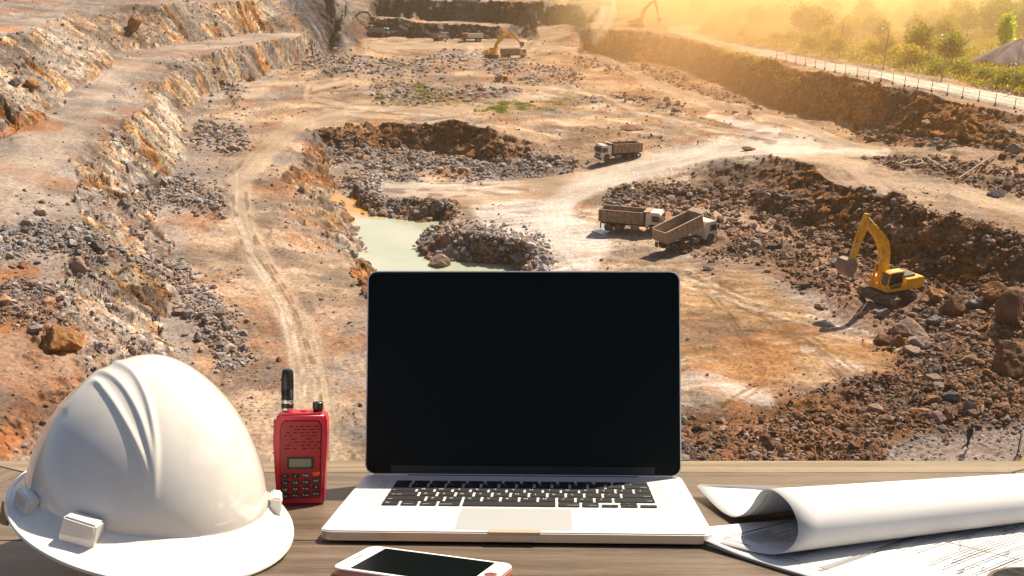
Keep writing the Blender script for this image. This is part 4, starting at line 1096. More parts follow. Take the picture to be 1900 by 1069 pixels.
def dump_truck(label, loc, heading, raise_deg=0, bed=None, cab=None, detail=True, pitch=0):
    bed = bed or M_BED; cab = cab or M_CAB
    t = empty('dump_truck'); tag(t, label, 'dump truck')
    f = MB()
    for s in (-1, 1): f.box((-.2, s * .42, .92), (7.9, .12, .26))
    for xx in (-3.6, -2.3, -.9, .6, 1.9, 3.4): f.box((xx, 0, .92), (.14, .8, .2))
    f.box((-2.28, 0, .72), (1.7, .9, .22))
    f.build('chassis', M_DRK, t)
    if detail:
        g = MB()
        for s in (-1, 1): g.box((.55, s * 1.0, .85), (1.1, .5, .55))
        g.build('fuel_tank', M_GRY, t, .05)
        g = MB()
        for s in (-1, 1):
            g.box((-4.0, s * .95, .62), (.05, .5, .7)).box((-.45, s * 1.05, .62), (1.0, .06, .07)).box((-.45, s * 1.05, .82), (1.0, .06, .07))
        g.build('mudguard', M_DRK, t)
    c = MB().prism([(1.95, .78), (2.3, .78), (2.38, 1.15), (2.62, 1.32), (3.1, 1.32), (3.34, 1.15), (3.42, .62), (3.98, .62), (4.02, 1.55), (3.82, 2.72), (3.62, 2.92), (2.05, 2.92), (1.95, 2.8)], -1.2, 1.2, 'y').build('cab', cab, t, .05)
    MB().box((3.95, 0, 2.12), (.05, 2.05, .95), Matrix.Rotation(R(-9.5), 3, 'Y')).build('windshield', M_GLS, c, .01)
    for s in (-1, 1):
        MB().prism([(2.75, 1.72), (3.78, 1.72), (3.68, 2.5), (2.75, 2.5)], s * 1.2 - .02, s * 1.2 + .02, 'y').build('side_window', M_GLS, c)
        if detail:
            MB().box((3.9, s * 1.42, 2.2), (.1, .22, .5)).box((3.85, s * 1.28, 2.45), (.05, .25, .04)).build('mirror', M_DRK, c)
            MB().box((4.03, s * .95, .92), (.04, .32, .18)).build('headlight', M_WHT, c)
            MB().box((3.6, s * 1.22, 1.0), (.16, .03, .12)).build('indicator', M_ORG, c)
            MB().prism([(2.2, .7), (2.34, 1.2), (2.6, 1.4), (3.12, 1.4), (3.4, 1.2), (3.5, .65), (3.4, .65), (3.3, 1.12), (3.08, 1.3), (2.64, 1.3), (2.42, 1.12), (2.32, .7)], s * 1.2 - .06, s * 1.2 + .06, 'y').build('wheel_arch', M_DRK, c)
            MB().box((2.62, s * 1.207, 1.75), (.02, .02, 1.5)).box((3.25, s * 1.21, 1.52), (.22, .03, .04)).build('door_trim', M_DRK, c)
    MB().box((4.02, 0, 1.25), (.05, 1.5, .42)).box((4.05, 0, .72), (.16, 2.36, .28)).build('grille', M_DRK, c)
    # bed, modelled about its rear hinge
    hz = 1.22; hx = -3.7
    L0, L1, W_, H = -.45, 5.35, 1.25, 1.45
    bd = MB()
    bd.box(((L0 + L1) / 2, 0, .06), (L1 - L0, 2 * W_ - .1, .1))
    for s in (-1, 1):
        bd.box(((L0 + L1) / 2, s * W_, H / 2 + .05), (L1 - L0, .08, H))
        bd.box(((L0 + L1) / 2, s * (W_ + .01), H + .12), (L1 - L0 + .02, .17, .1))
        bd.box(((L0 + L1) / 2, s * (W_ + .05), .42), (L1 - L0 - .1, .06, .1))
        if detail:
            for k in range(8): bd.box((L0 + .1 + k * (L1 - L0 - .2) / 7, s * (W_ + .075), H / 2 + .05), (.11, .09, H - .1))
    bd.box((L1, 0, H / 2 + .15), (.08, 2 * W_, H + .2))
    for k in range(5): bd.box((L1 + .07, -1.0 + k * .5, H / 2), (.07, .1, H))
    bo = bd.build('bed', bed, t)
    MB().box((L0 - .045, 0, H / 2 + .08), (.09, 2 * W_ + .06, H - .02)).box((L0 - .1, 0, H - .1), (.06, 2 * W_ - .2, .1)).box((L0 - .1, 0, .25), (.06, 2 * W_ - .2, .1)).build('tailgate', bed, bo)
    MB().box((L1 + .42, 0, H + .3), (.85, 2 * W_ - .02, .07), Matrix.Rotation(R(-6), 3, 'Y')).build('canopy', M_BEDL, bo)
    for s in (-1, 1): MB().cyl((.3, s * .42, -.02), (L1 - .2, s * .42, -.02), .07, .07, 6).build('bed_rail', M_DRK, bo)
    bo.location = (hx, 0, hz); bo.rotation_euler = (0, -R(raise_deg), 0)
    if raise_deg > 3:
        q = Matrix.Rotation(-R(raise_deg), 3, 'Y') @ Vector((L1 - 1.0, 0, 0)) + Vector((hx, 0, hz))
        MB().cyl((1.3, 0, 1.0), q, .12, .08, 10).build('hoist_cylinder', M_CHR, t)
    def wheel(x_, s, wdt):
        r = .53
        y0 = s * (1.22 - wdt)
        y1 = s * 1.22
        wo = MB().lathe([(r * .62, y0), (r * .93, y0), (r, y0 + s * .06), (r, y1 - s * .06), (r * .93, y1), (r * .62, y1)], (x_, 0, .53), 'y', 20).build('wheel', M_RUB, t, smooth=True)
        MB().lathe([(r * .6, y1 - s * .04), (r * .5, y1 - s * .10), (r * .28, y1 - s * .12), (r * .22, y1 - s * .02), (r * .1, y1)], (x_, 0, .53), 'y', 16).build('rim', M_RIM, wo, smooth=True)
    for s in (-1, 1):
        wheel(2.86, s, .32); wheel(-1.6, s, .58); wheel(-2.95, s, .58)
    t.location = loc
    t.rotation_euler = (0, pitch, heading)
    return t

def excavator(label, loc, up_yaw, track_yaw, J, body=None, detail=True, bucket_open=0.0):
    """J: boom foot, boom bend, elbow, stick end in the arm plane (forward, height)"""
    body = body or M_YEL
    t = empty('excavator'); tag(t, label, 'excavator')
    Rt = Matrix.Rotation(track_yaw - up_yaw, 4, 'Z')
    for s in (-1, 1):
        pr = [(-2.3, .45), (-2.15, .12), (-1.8, 0), (1.8, 0), (2.15, .12), (2.3, .45), (2.25, .72), (1.95, .92), (-1.95, .92), (-2.25, .72)]
        k = MB().prism(pr, s * 1.35 - .3, s * 1.35 + .3, 'y')
        if detail:
            for q in range(26):
                xx = -2.0 + q * 4.0 / 25
                k.box((xx, s * 1.35, .945), (.09, .6, .05)); k.box((xx, s * 1.35, -.02), (.09, .6, .05))
        o = k.build('track', M_TRK, t); o.matrix_local = Rt
        for xx in (-1.95, 1.95):
            h = MB().lathe([(.36, 0), (.30, s * .04), (.12, s * .05), (.05, s * .1)], (xx, s * 1.65, .46), 'y', 14).build('sprocket', M_BKT, o)
    o = MB().box((0, 0, .7), (2.6, 2.2, .4)).cyl((0, 0, .85), (0, 0, 1.15), .7, .7, 20).build('undercarriage', M_DRK, t); o.matrix_local = Rt
    # house
    hb = MB().prism([(-3.0, 1.25), (-2.75, 1.1), (1.35, 1.1), (1.45, 1.3), (1.35, 1.62), (-1.0, 1.62), (-1.0, 2.2), (-2.95, 2.2), (-3.1, 1.9)], -1.4, 1.4, 'y').build('house', body, t, .05)
    MB().prism([(-3.35, 1.35), (-3.1, 1.12), (-2.5, 1.12), (-2.5, 2.24), (-3.15, 2.24), (-3.35, 2.05)], -1.42, 1.42, 'y').build('counterweight', body, hb, .06)
    g = MB().box((-1.75, -.1, 2.33), (1.5, 2.0, .26))
    if detail:
        for k in range(9): g.box((-2.4 + k * .16, -.1, 2.475), (.05, 1.8, .03))
    g.build('engine_hood', M_GRY, hb)
    MB().cyl((-1.2, -1.0, 2.4), (-1.2, -1.0, 3.0), .06, .06, 8).build('exhaust', M_DRK, hb)
    MB().box((.25, -.95, 1.9), (1.6, .8, .6)).build('tool_box', body, hb, .03)
    # cab on the left side
    cb = MB().prism([(-.55, 1.3), (1.3, 1.3), (1.5, 1.8), (1.3, 3.0), (1.05, 3.12), (-.55, 3.12)], .5, 1.42, 'y').build('cab', body, t, .04)
    MB().prism([(-.38, 1.95), (1.3, 1.78), (1.2, 2.92), (.9, 2.98), (-.38, 2.98)], 1.4, 1.435, 'y').build('side_window', M_GLS, cb)
    MB().prism([(-.3, 1.45), (.95, 1.45), (1.15, 1.72), (.3, 1.78), (-.3, 1.88)], 1.4, 1.43, 'y').build('door_panel', M_DRK, cb)
    MB().box((1.425, .96, 2.4), (.03, .8, 1.15), Matrix.Rotation(R(-9.5), 3, 'Y')).build('windshield', M_GLS, cb)
    MB().box((-.57, .96, 2.55), (.03, .7, .7)).build('rear_window', M_GLS, cb)
    # boom
    def thick(path, w):
        up, dn = [], []
        for i, (p, ww) in enumerate(zip(path, w)):
            a = path[max(i - 1, 0)]; c = path[min(i + 1, len(path) - 1)]
            d = Vector((c[0] - a[0], c[1] - a[1])).normalized(); nrm = Vector((-d.y, d.x))
            up.append((p[0] + nrm.x * ww, p[1] + nrm.y * ww)); dn.append((p[0] - nrm.x * ww, p[1] - nrm.y * ww))
        return up + dn[::-1]
    B0, B1, B2, S1 = [Vector(j) for j in J]
    def bez(a, b_, c, n=8): return [((1 - s) ** 2) * a + 2 * (1 - s) * s * b_ + s * s * c for s in [i / n for i in range(n + 1)]]
    pth = [tuple(v) for v in bez(B0, B1 + (B1 - (B0 + B2) / 2) * .75, B2)]
    ww = [.28, .38, .46, .52, .55, .50, .42, .34, .26]
    MB().prism(thick(pth, ww), -.34, .22, 'y').build('boom', body, t, .02)
    d = (S1 - B2).normalized()
    top = B2 - d * .95
    nrm = Vector((-d.y, d.x))
    if nrm.y < 0: nrm = -nrm
    sp = [tuple(top + nrm * .1), tuple(B2 - nrm * .1), tuple((B2 + S1) / 2), tuple(S1)]
    MB().prism(thick(sp, [.16, .42, .30, .17]), -.26, .14, 'y').build('stick', body, t, .02)
    # cylinders
    mid = Vector(pth[4])
    for s in (-.48, .36):
        a = Vector((1.45, 0)); a = Vector((B0.x + .55, B0.y - .45))
        m_ = a + (mid - a) * .55
        MB().cyl((a.x, s, a.y), (m_.x, s, m_.y), .12, .12, 10).build('cylinder_body', body, t)
        MB().cyl((m_.x, s, m_.y), (mid.x, s, mid.y), .06, .06, 8).build('cylinder_rod', M_CHR, t)
    a = Vector(pth[4]); bdir = (Vector(pth[5]) - Vector(pth[3])).normalized(); bn = Vector((-bdir.y, bdir.x))
    if bn.y < 0: bn = -bn
    a = a + bn * .62; e = top + nrm * .1
    m_ = a + (e - a) * .6
    MB().cyl((a.x, -.06, a.y), (m_.x, -.06, m_.y), .11, .11, 10).build('cylinder_body', body, t)
    MB().cyl((m_.x, -.06, m_.y), (e.x, -.06, e.y), .055, .055, 8).build('cylinder_rod', M_CHR, t)
    fw = nrm if (nrm.x > 0) else -nrm
    a = B2 + d * .5 + fw * .45; e = S1 - d * .55 + fw * .42
    m_ = a + (e - a) * .55
    MB().cyl((a.x, -.06, a.y), (m_.x, -.06, m_.y), .10, .10, 10).build('cylinder_body', body, t)
    MB().cyl((m_.x, -.06, m_.y), (e.x, -.06, e.y), .05, .05, 8).build('cylinder_rod', M_CHR, t)
    # bucket: a scoop of plates
    q = S1
    ang = math.atan2(d.y, d.x) + math.pi / 2 + bucket_open
    prof = [(.15, .12), (.62, -.05), (.95, -.5), (.85, -1.05), (.35, -1.4), (-.35, -1.42), (-.75, -1.25)]
    rot = Matrix.Rotation(ang, 2)
    pts2 = [Vector(p) for p in prof]
    def tr2(p): v = rot @ p; return (v.x + q.x, v.y + q.y)
    k = MB()
    sc_ = [tr2(p) for p in pts2]
    inn = [tr2(p * .93) for p in pts2]
    k.prism(sc_ + inn[::-1], -.75, .63, 'y')
    for yy_ in (-.78, .60): k.prism([tr2(p) for p in pts2] + [tr2(Vector((-.35, -.1)))], yy_, yy_ + .06, 'y')
    for j in range(5):
        yy_ = -.7 + j * .31
        tip = pts2[-1]
        k.prism([tr2(tip + Vector((.05, .04))), tr2(tip + Vector((.05, -.08))), tr2(tip + Vector((-.32, .08)))], yy_, yy_ + .12, 'y')
    k.prism([tr2(Vector((-.2, .35))), tr2(Vector((.25, .35))), tr2(Vector((.3, -.1))), tr2(Vector((-.2, -.15)))], -.22, .1, 'y')
    k.build('bucket', M_BKT, t)
    if detail:
        for s in (-1.1, ):
            h = MB()
            for xx in (-.9, .1, 1.1): h.cyl((xx, s, 1.6), (xx, s, 2.3), .02, .02, 6)
            h.tube([(-.9, s, 2.3), (1.1, s, 2.3)], .02, 6)
            h.build('handrail', M_YELB, hb)
    t.location = loc; t.rotation_euler = (0, 0, up_yaw)
    return t

def G(px, py, dz=0):
    p = on_ground(px, py); return (p[0], p[1], p[2] + dz)
def footing(X, Y, r=2.5):
    zs = [gz(X + dx, Y + dy) for dx in (-r, 0, r) for dy in (-r, 0, r)]
    return sum(zs) / len(zs)
def level(px, py, r=2.2, dz=0.0):
    X, Y, Z = on_ground(px, py)
    return (X, Y, footing(X, Y, r) + dz)
# near trucks
l1 = level(1173, 427); dump_truck('dusty brown dump truck with a cream cab parked level beside the puddle', l1, R(-20))
l2 = level(1273, 455); dump_truck('tan dump truck with its empty bed tipped up, parked right of the puddle', l2, R(34), 13, bed=M_BEDL)
l3 = level(1146, 295); dump_truck('brown dump truck with a pale cab driving along the pale haul road below the plateau', l3, R(205), 2)
# near excavator
lx = G(1643, 560)
excavator('large yellow excavator with raised boom standing in the rubble at right', (lx[0], lx[1], footing(lx[0], lx[1], 1.5) + .45), R(204), R(122), [(1.0, 1.9), (1.0, 5.6), (3.9, 8.0), (4.9, 4.4)], bucket_open=.5)
# far machines
p = level(912, 108); excavator('yellow excavator loading a truck in a dust cloud in the middle distance', (p[0], p[1], p[2]), R(6), R(0), [(1.0, 1.9), (2.0, 5.0), (6.0, 7.6), (9.0, 4.6)], detail=False)
p = level(953, 108); dump_truck('brown dump truck being loaded by the excavator in the middle distance', p, R(8), detail=False)
p = level(704, 66); dump_truck('grey-bodied truck with a blue cab at the foot of the far wall', p, R(-8), bed=M_GRY, cab=M_BLU, detail=False)
p = level(694, 62); excavator('orange-yellow excavator reaching left over rocks behind the blue-cabbed truck', (p[0], p[1] + 3, p[2] + 1.0), R(172), R(170), [(1.0, 1.9), (2.5, 4.8), (6.5, 4.4), (8.8, 1.9)], body=M_YELB, detail=False)
p = level(1183, 50, 3); excavator('sun-hazed yellow excavator on the plateau above the dust plume', (p[0], p[1], p[2]), R(4), R(0), [(1.0, 1.9), (2.2, 6.0), (5.6, 8.6), (7.0, 3.0)], detail=False)
p = level(818, 76); dump_truck('dark grey truck seen end-on far away on the pit floor', p, R(62), bed=M_GRY, cab=M_GRY, detail=False)
p = level(876, 76); dump_truck('small red truck with a white bed far away below the dark wall', p, R(185), bed=M_WHT, cab=M_RED, detail=False)
# drum roller (small) at the edge of the stony patch
p = level(931, 152, 1)
t = empty('road_roller', p, R(10)); tag(t, 'small brown road roller with a yellow rear standing by the stony patch', 'road roller')
MB().lathe([(.2, -.8), (.72, -.8), (.75, -.7), (.75, .7), (.72, .8), (.2, .8)], (-.9, 0, .75), 'y', 20).build('drum', M_BKT, t, smooth=True)
MB().prism([(-1.9, .6), (-.2, .6), (.0, 1.3), (-.4, 1.6), (-1.6, 1.3)], -.95, .95, 'y').build('frame', M_BKT, t, .03)
MB().prism([(-.2, .7), (1.3, .7), (1.4, 1.5), (-.2, 1.7)], -.75, .75, 'y').build('engine_cover', M_YEL, t, .04)
for s in (-1, 1): MB().lathe([(.3, s * .55), (.62, s * .55), (.65, s * .7), (.62, s * .95), (.3, s * .95)], (.95, 0, .65), 'y', 18).build('wheel', M_RUB, t, smooth=True)
MB().box((.2, 0, 2.5), (1.3, 1.4, .08)).box((-.35, -.6, 2.0), (.06, .06, 1.0)).box((-.35, .6, 2.0), (.06, .06, 1.0)).box((.75, -.6, 2.0), (.06, .06, 1.0)).box((.75, .6, 2.0), (.06, .06, 1.0)).build('canopy', M_BKT, t)

# ---- fence along the haul road --------------------------------------
fp = [(1440, 110), (1458, 115), (1476, 118), (1494, 122), (1512, 126), (1530, 130), (1549, 134), (1568, 139), (1590, 143), (1611, 147), (1634, 151), (1656, 157), (1678, 161), (1702, 166), (1728, 171), (1757, 177), (1785, 183), (1815, 189), (1846, 196), (1882, 203), (1920, 211)]
fr = empty('wire_fence', G(*fp[0])); tag(fr, 'thin wire fence on short concrete posts along the near edge of the haul road', 'fence')
base = Vector(fr.location); tops = []
M_POST = mat('concrete_post', (.16, .12, .10), rough=.9, noise=(5, .2))
for q in fp:
    a = Vector(G(*q)) - base
    MB().box((a.x, a.y, a.z + .9), (.08, .08, 1.9)).box((a.x, a.y, a.z + .15), (.26, .26, .5)).build('post', M_POST, fr)
    tops.append(a)
wr = MB()
for hgt in (.6, 1.15, 1.75): wr.tube([(a.x, a.y, a.z + hgt) for a in tops], .022, 4)
wr.build('wire', M_POLE, fr)
# ---- street lamps ---------------------------------------------------
for (bx, by, ty, side, lab) in [(1556, 106, 50, 1, 'faint lamp pole beyond the haul road, farthest along it'), (1638, 129, 63, 1, 'lamp pole with a bright round lamp in front of the glowing scrub'), (1746, 152, 76, 1, 'brown lamp pole between the scrub and the small green bushes'), (1877, 175, 86, 1, 'dark lamp pole in front of the large gravel heap')]:
    X, Y, Z = on_ground(bx, by)
    D = depth(bx, by, Z); H = (by - ty) * D / FPX / cP
    t = empty('street_lamp', (X, Y, Z)); tag(t, lab, 'street lamp')
    MB().cyl((0, 0, -.3), (.35, 0, H), .13, .07, 10).build('pole', M_POLE, t)
    MB().tube([(.35, 0, H), (0, 0, H + .25), (-.9, 0, H + .4)], .04, 6).build('arm', M_POLE, t)
    MB().lathe([(.05, -.1), (.24, -.06), (.28, .04), (.15, .14), (.03, .18)], (-1.0, 0, H + .38), 'z', 14).build('lamp_head', M_WHT, t, smooth=True)
# ---- metal gate panel at the right edge -----------------------------
X, Y, Z = on_ground(1888, 843)
t = empty('fence_panel', (X, Y, Z), R(-12)); tag(t, 'dark post with grey mesh fence panel at the right edge near the man', 'fence panel')
MB().box((0, 0, .78), (.07, .07, 1.6)).box((.03, 0, .25), (.16, .1, .12)).box((.03, 0, -.0), (.18, .14, .1)).build('post', M_DRK, t)
k = MB()
for j in range(15): k.box((.9, 0, .2 + j * .095), (1.75, .02, .03))
for j in range(8): k.box((.1 + j * .24, .01, .85), (.02, .02, 1.4))
k.build('mesh_panel', mat('grey_mesh', (.25, .24, .22), rough=.6, metal=.3), t)
MB().box((1.82, 0, .78), (.07, .07, 1.6)).build('post', M_DRK, t)
X, Y, Z = on_ground(1897, 858)
tag(MB().prism([(-.5, -.4), (.9, -.4), (.9, .75), (.25, .55)], -.4, .4, 'y').build('tarpaulin_sheet', mat('yellow_tarp', (.62, .5, .12), rough=.5, noise=(3, .15)), None, .03, loc=(X + .35, Y, Z + .2)), 'corner of a folded yellow tarpaulin below the mesh fence panel at the right edge', 'tarpaulin')

# ---- walking man ----------------------------------------------------
def skinned(name, nodes, edges, m, parent=None, sub=2, loc=None):
    me = bpy.data.meshes.new(name)
    me.from_pydata([n[:3] for n in nodes], edges, [])
    o = link_mesh(name, me, m, parent)
    sk = o.modifiers.new('skin', 'SKIN'); sk.use_smooth_shade = True
    for v, n in zip(me.skin_vertices[0].data, nodes): v.radius = (n[3], n[4] if len(n) > 4 else n[3])
    me.skin_vertices[0].data[0].use_root = True
    s = o.modifiers.new('sub', 'SUBSURF'); s.levels = s.render_levels = sub
    return o
M_CLOTH = mat('dark_clothing', (.022, .022, .032), rough=.8, noise=(9, .2))
M_TROU = mat('dark_trousers', (.018, .018, .024), rough=.85)
M_SKIN = mat('skin', (.30, .17, .11), rough=.6)
X, Y, Z = on_ground(1793, 836)
pr_ = empty('person', (X, Y, Z + .04), R(10)); pr_.scale = (1.08, 1.08, 1.08); tag(pr_, 'man in dark clothes and cap walking to the right across the grey gravel', 'person')
# facing +X; body is one skin: pelvis root, spine, neck, head, arms, legs
nodes = [(0, 0, .95, .15, .17), (.03, 0, 1.12, .135, .16), (.07, 0, 1.32, .13, .19), (.09, 0, 1.45, .085, .13), (.11, 0, 1.53, .055), (.14, 0, 1.62, .085, .08), (.15, 0, 1.72, .09, .08),
         (.02, .10, .88, .10), (.16, .11, .50, .065), (.10, .11, .10, .045), (.24, .11, .04, .04),
         (-.02, -.10, .88, .10), (-.08, -.11, .50, .065), (-.42, -.11, .24, .045), (-.40, -.11, .12, .04),
         (.08, .21, 1.42, .06), (.02, .25, 1.15, .045), (.18, .22, .93, .034), (.25, .2, .88, .03),
         (.08, -.21, 1.42, .06), (.00, -.26, 1.15, .045), (.12, -.25, .92, .034), (.17, -.24, .86, .03)]
edges = [(0, 1), (1, 2), (2, 3), (3, 4), (4, 5), (5, 6), (0, 7), (7, 8), (8, 9), (9, 10), (0, 11), (11, 12), (12, 13), (13, 14), (3, 15), (15, 16), (16, 17), (17, 18), (3, 19), (19, 20), (20, 21), (21, 22)]
skinned('person_body', nodes, edges, M_CLOTH, pr_)
MB().lathe([(.03, 1.83), (.09, 1.80), (.105, 1.74), (.10, 1.71)], (.14, 0, 0), 'z', 16).box((.26, 0, 1.725), (.12, .15, .015)).build('cap', M_TROU, pr_)
MB().lathe([(.01, 1.57), (.07, 1.60), (.085, 1.66), (.08, 1.71), (.02, 1.72)], (.165, 0, 0), 'z', 14).build('face', M_SKIN, pr_, smooth=True)

# ---- dust plumes (real volumes of dust) ------------------------------
def dust(px, py, size, dens, label, colr=(1, .9, .75), rot=0):
    X, Y, Z = on_ground(px, py)
    o = MB().lathe([(.05, 0), (.35, .12), (.5, .4), (.42, .75), (.2, .95), (.04, 1.0)], (0, 0, 0), 'z', 20).build('dust', None, smooth=True)
    m = bpy.data.materials.new('airborne_dust'); m.use_nodes = True
    nt = m.node_tree; nt.nodes.remove(nt.nodes['Principled BSDF'])
    v = nt.nodes.new('ShaderNodeVolumePrincipled'); v.inputs['Color'].default_value = (*colr, 1); v.inputs['Anisotropy'].default_value = .3
    tc = nt.nodes.new('ShaderNodeTexCoord'); n = nt.nodes.new('ShaderNodeTexNoise'); n.inputs['Scale'].default_value = 3.2; n.inputs['Detail'].default_value = 4
    nt.links.new(tc.outputs['Object'], n.inputs['Vector'])
    r = nt.nodes.new('ShaderNodeMapRange'); r.inputs['From Min'].default_value = .42; r.inputs['From Max'].default_value = .7; r.inputs['To Max'].default_value = dens
    nt.links.new(n.outputs['Fac'], r.inputs['Value']); nt.links.new(r.outputs['Result'], v.inputs['Density'])
    nt.links.new(v.outputs[0], nt.nodes['Material Output'].inputs['Volume'])
    o.data.materials.append(m)
    o.location = (X, Y, Z); o.scale = size; o.rotation_euler = (0, rot, 0)
    tag(o, label, 'dust', kind='stuff')
dust(1106, 96, (8, 6, 19), .42, 'tall pale dust plume rising in front of the plateau edge', rot=R(14))
dust(882, 116, (8, 5, 6), .22, 'low dust cloud behind the loading excavator')
# ================================================================== LEDGE, DESK AND WHAT LIES ON IT
HD, PD = .265, R(2.1)                       # eye height over the desk top, view pitch relative to the desk
TILT = PITCH - PD                            # the desk top slopes down towards the pit by this much
DESK = Matrix.Translation((0, 0, CAM_H)) @ Matrix.Rotation(-TILT, 4, 'X') @ Matrix.Translation((0, 0, -HD))
cD, sD = math.cos(PD), math.sin(PD)
def dun(px, py, z=0.0):
    a, b_ = (px - CX) / FPX, (CY - py) / FPX
    yy_ = cD + b_ * sD; zz = -sD + b_ * cD
    t_ = (z - HD) / zz
    return Vector((a * t_, yy_ * t_, z))
def dproj(p):
    dz = p[2] - HD
    D = p[1] * cD - dz * sD; u = p[1] * sD + dz * cD
    return CX + FPX * p[0] / D, CY - FPX * u / D
desk_things = []
def on_desk(o):
    desk_things.append(o); return o

# rock ledge the desk stands on
n = 70
lx_ = np.linspace(-14, 14, n); ly_ = np.concatenate([np.linspace(-9, 1.2, 30), np.linspace(1.5, 13, 40)])
LX, LY = np.meshgrid(lx_, ly_)
LZ = np.where(LY < 1.45, CAM_H - 1.12, CAM_H - 1.12 - (LY - 1.45) * 3.0) - .10 * fbm(LX * 1.5 + 9, LY * 1.5 + 9, 4, 5) - np.clip(LY - 1.5, 0, 1) * 1.2 * ridged(LX * .5 + 5, LY * .5, 3, 8)
ii = np.arange(len(ly_) * n).reshape(len(ly_), n)
me = np_mesh('ledge_ground', np.stack([LX, LY, LZ], -1).reshape(-1, 3), np.stack([ii[:-1, :-1], ii[:-1, 1:], ii[1:, 1:], ii[1:, :-1]], -1).reshape(-1, 4), True)
tag(link_mesh('ledge_ground', me, mat('ledge_rock', tc_(190, 160, 132), rough=.95, noise=(2, .3), bump=(6, .6, .05))), kind='structure')

# ---- wood ----
def wood(name, c1, c2, ax=0, rough=.34):
    m = bpy.data.materials.new(name); m.use_nodes = True
    nt = m.node_tree; b = nt.nodes['Principled BSDF']
    tc = nt.nodes.new('ShaderNodeTexCoord'); mp = nt.nodes.new('ShaderNodeMapping')
    s = [2.2, 2.2, 2.2]; 
    for k in range(3):
        if k != ax: s[k] = 34
    mp.inputs['Scale'].default_value = s
    nt.links.new(tc.outputs['Object'], mp.inputs['Vector'])
    n1_ = nt.nodes.new('ShaderNodeTexNoise'); n1_.inputs['Scale'].default_value = 1.6; n1_.inputs['Detail'].default_value = 9; n1_.inputs['Roughness'].default_value = .66; n1_.inputs['Distortion'].default_value = .5
    nt.links.new(mp.outputs['Vector'], n1_.inputs['Vector'])
    n2_ = nt.nodes.new('ShaderNodeTexNoise'); n2_.inputs['Scale'].default_value = 16; n2_.inputs['Detail'].default_value = 8; n2_.inputs['Roughness'].default_value = .75
    nt.links.new(mp.outputs['Vector'], n2_.inputs['Vector'])
    ad = nt.nodes.new('ShaderNodeMath'); ad.operation = 'MULTIPLY_ADD'; ad.inputs[1].default_value = .75
    nt.links.new(n2_.outputs['Fac'], ad.inputs[0]); nt.links.new(n1_.outputs['Fac'], ad.inputs[2])
    cr = nt.nodes.new('ShaderNodeValToRGB')
    cr.color_ramp.elements[0].position = .66; cr.color_ramp.elements[0].color = (*c1, 1)
    cr.color_ramp.elements[1].position = 1.04; cr.color_ramp.elements[1].color = (*c2, 1)
    nt.links.new(ad.outputs[0], cr.inputs['Fac']); nt.links.new(cr.outputs['Color'], b.inputs['Base Color'])
    bp = nt.nodes.new('ShaderNodeBump'); bp.inputs['Strength'].default_value = .5; bp.inputs['Distance'].default_value = .0008
    nt.links.new(ad.outputs[0], bp.inputs['Height']); nt.links.new(bp.outputs['Normal'], b.inputs['Normal'])
    b.inputs['Roughness'].default_value = rough; b.inputs['Specular IOR Level'].default_value = .5
    return m
W1 = wood('desk_wood', (.055, .038, .026), (.17, .125, .088)); W2 = wood('desk_wood_side', (.06, .042, .03), (.18, .13, .09), 1)
W3 = wood('desk_wood_border', (.10, .075, .048), (.26, .20, .13))  # back border paler: sky glare at grazing angle put into the wood colour
desk = empty('desk'); tag(desk, 'brown wooden desk with a framed top holding the helmet, laptop and drawings', 'desk'); on_desk(desk)
ys, yb, xl, xr = 1.182, 1.2477, -.585, .60
yi = .30
for k, (y0, y1) in enumerate([(.30, .62), (.622, .9), (.902, ys - .0015)]):
    MB().box(((xl + xr) / 2, (y0 + y1) / 2, -.0125), (xr - xl - .001, y1 - y0 - .0006, .025)).build('top_board', W1, desk, .0008, 1)
MB().prism([(xl + .0012, ys), (xr - .0012, ys), (xr + .092, yb), (xl - .092, yb)], -.025, 0, 'z').build('border_board', W3, desk, .0008, 1)
MB().prism([(xl - .002, ys - .002), (xl - .0955, yb), (xl - .0955, yi), (xl - .002, yi)], -.025, 0, 'z').build('border_board', W2, desk, .0008, 1)
MB().prism([(xr + .002, ys - .002), (xr + .0955, yb), (xr + .0955, yi), (xr + .002, yi)], -.025, 0, 'z').build('border_board', W2, desk, .0008, 1)
MB().box((0, .8, -.07), (1.1, .8, .08)).build('apron', W1, desk)
for sx_, sy_ in ((-1, 0), (1, 0), (-1, 1), (1, 1)):
    a = Vector((sx_ * .58, .36 + sy_ * .82, -.03)); aw = DESK @ a
    L = aw.z - (CAM_H - 1.2)
    dn_ = DESK.inverted().to_3x3() @ Vector((0, 0, -1))
    MB().cyl(a, a + dn_ * L, .03, .024, 12).build('leg', W1, desk)

# ---- laptop ----
ALU = mat('brushed_aluminium', (.70, .695, .685), rough=.42, metal=.3, spec=.5)
ALU2 = mat('trackpad_glass', (.47, .475, .48), rough=.4, metal=.3)
KEYM = mat('key_plastic', (.012, .012, .013), rough=.5)
BLK = mat('screen_glass', (.0035, .005, .0048), rough=.25, spec=.12)
BLK2 = mat('hinge_black', (.01, .01, .01), rough=.5)
LEG = mat('legend_white', (.62, .62, .6), rough=.6)
def rrect(w_, h_, r, n=6, cx=0, cy=0):
    pts = []
    for qx, qy, a0 in ((1, 1, 0), (-1, 1, 90), (-1, -1, 180), (1, -1, 270)):
        for k in range(n + 1):
            a = R(a0 + 90 * k / n)
            pts.append((cx + qx * (w_ / 2 - r) + r * math.cos(a), cy + qy * (h_ / 2 - r) + r * math.sin(a)))
    return pts
lap = empty('laptop'); tag(lap, 'open silver laptop with a blank black screen standing in the middle of the desk', 'laptop'); on_desk(lap)
LW, LD = .357, .232
bs = MB(); bs.prism(rrect(LW, LD, .011, 6, 0, LD / 2), .0035, .0150, 'z')
base_ = bs.build('base', ALU, lap, .0014, 3)
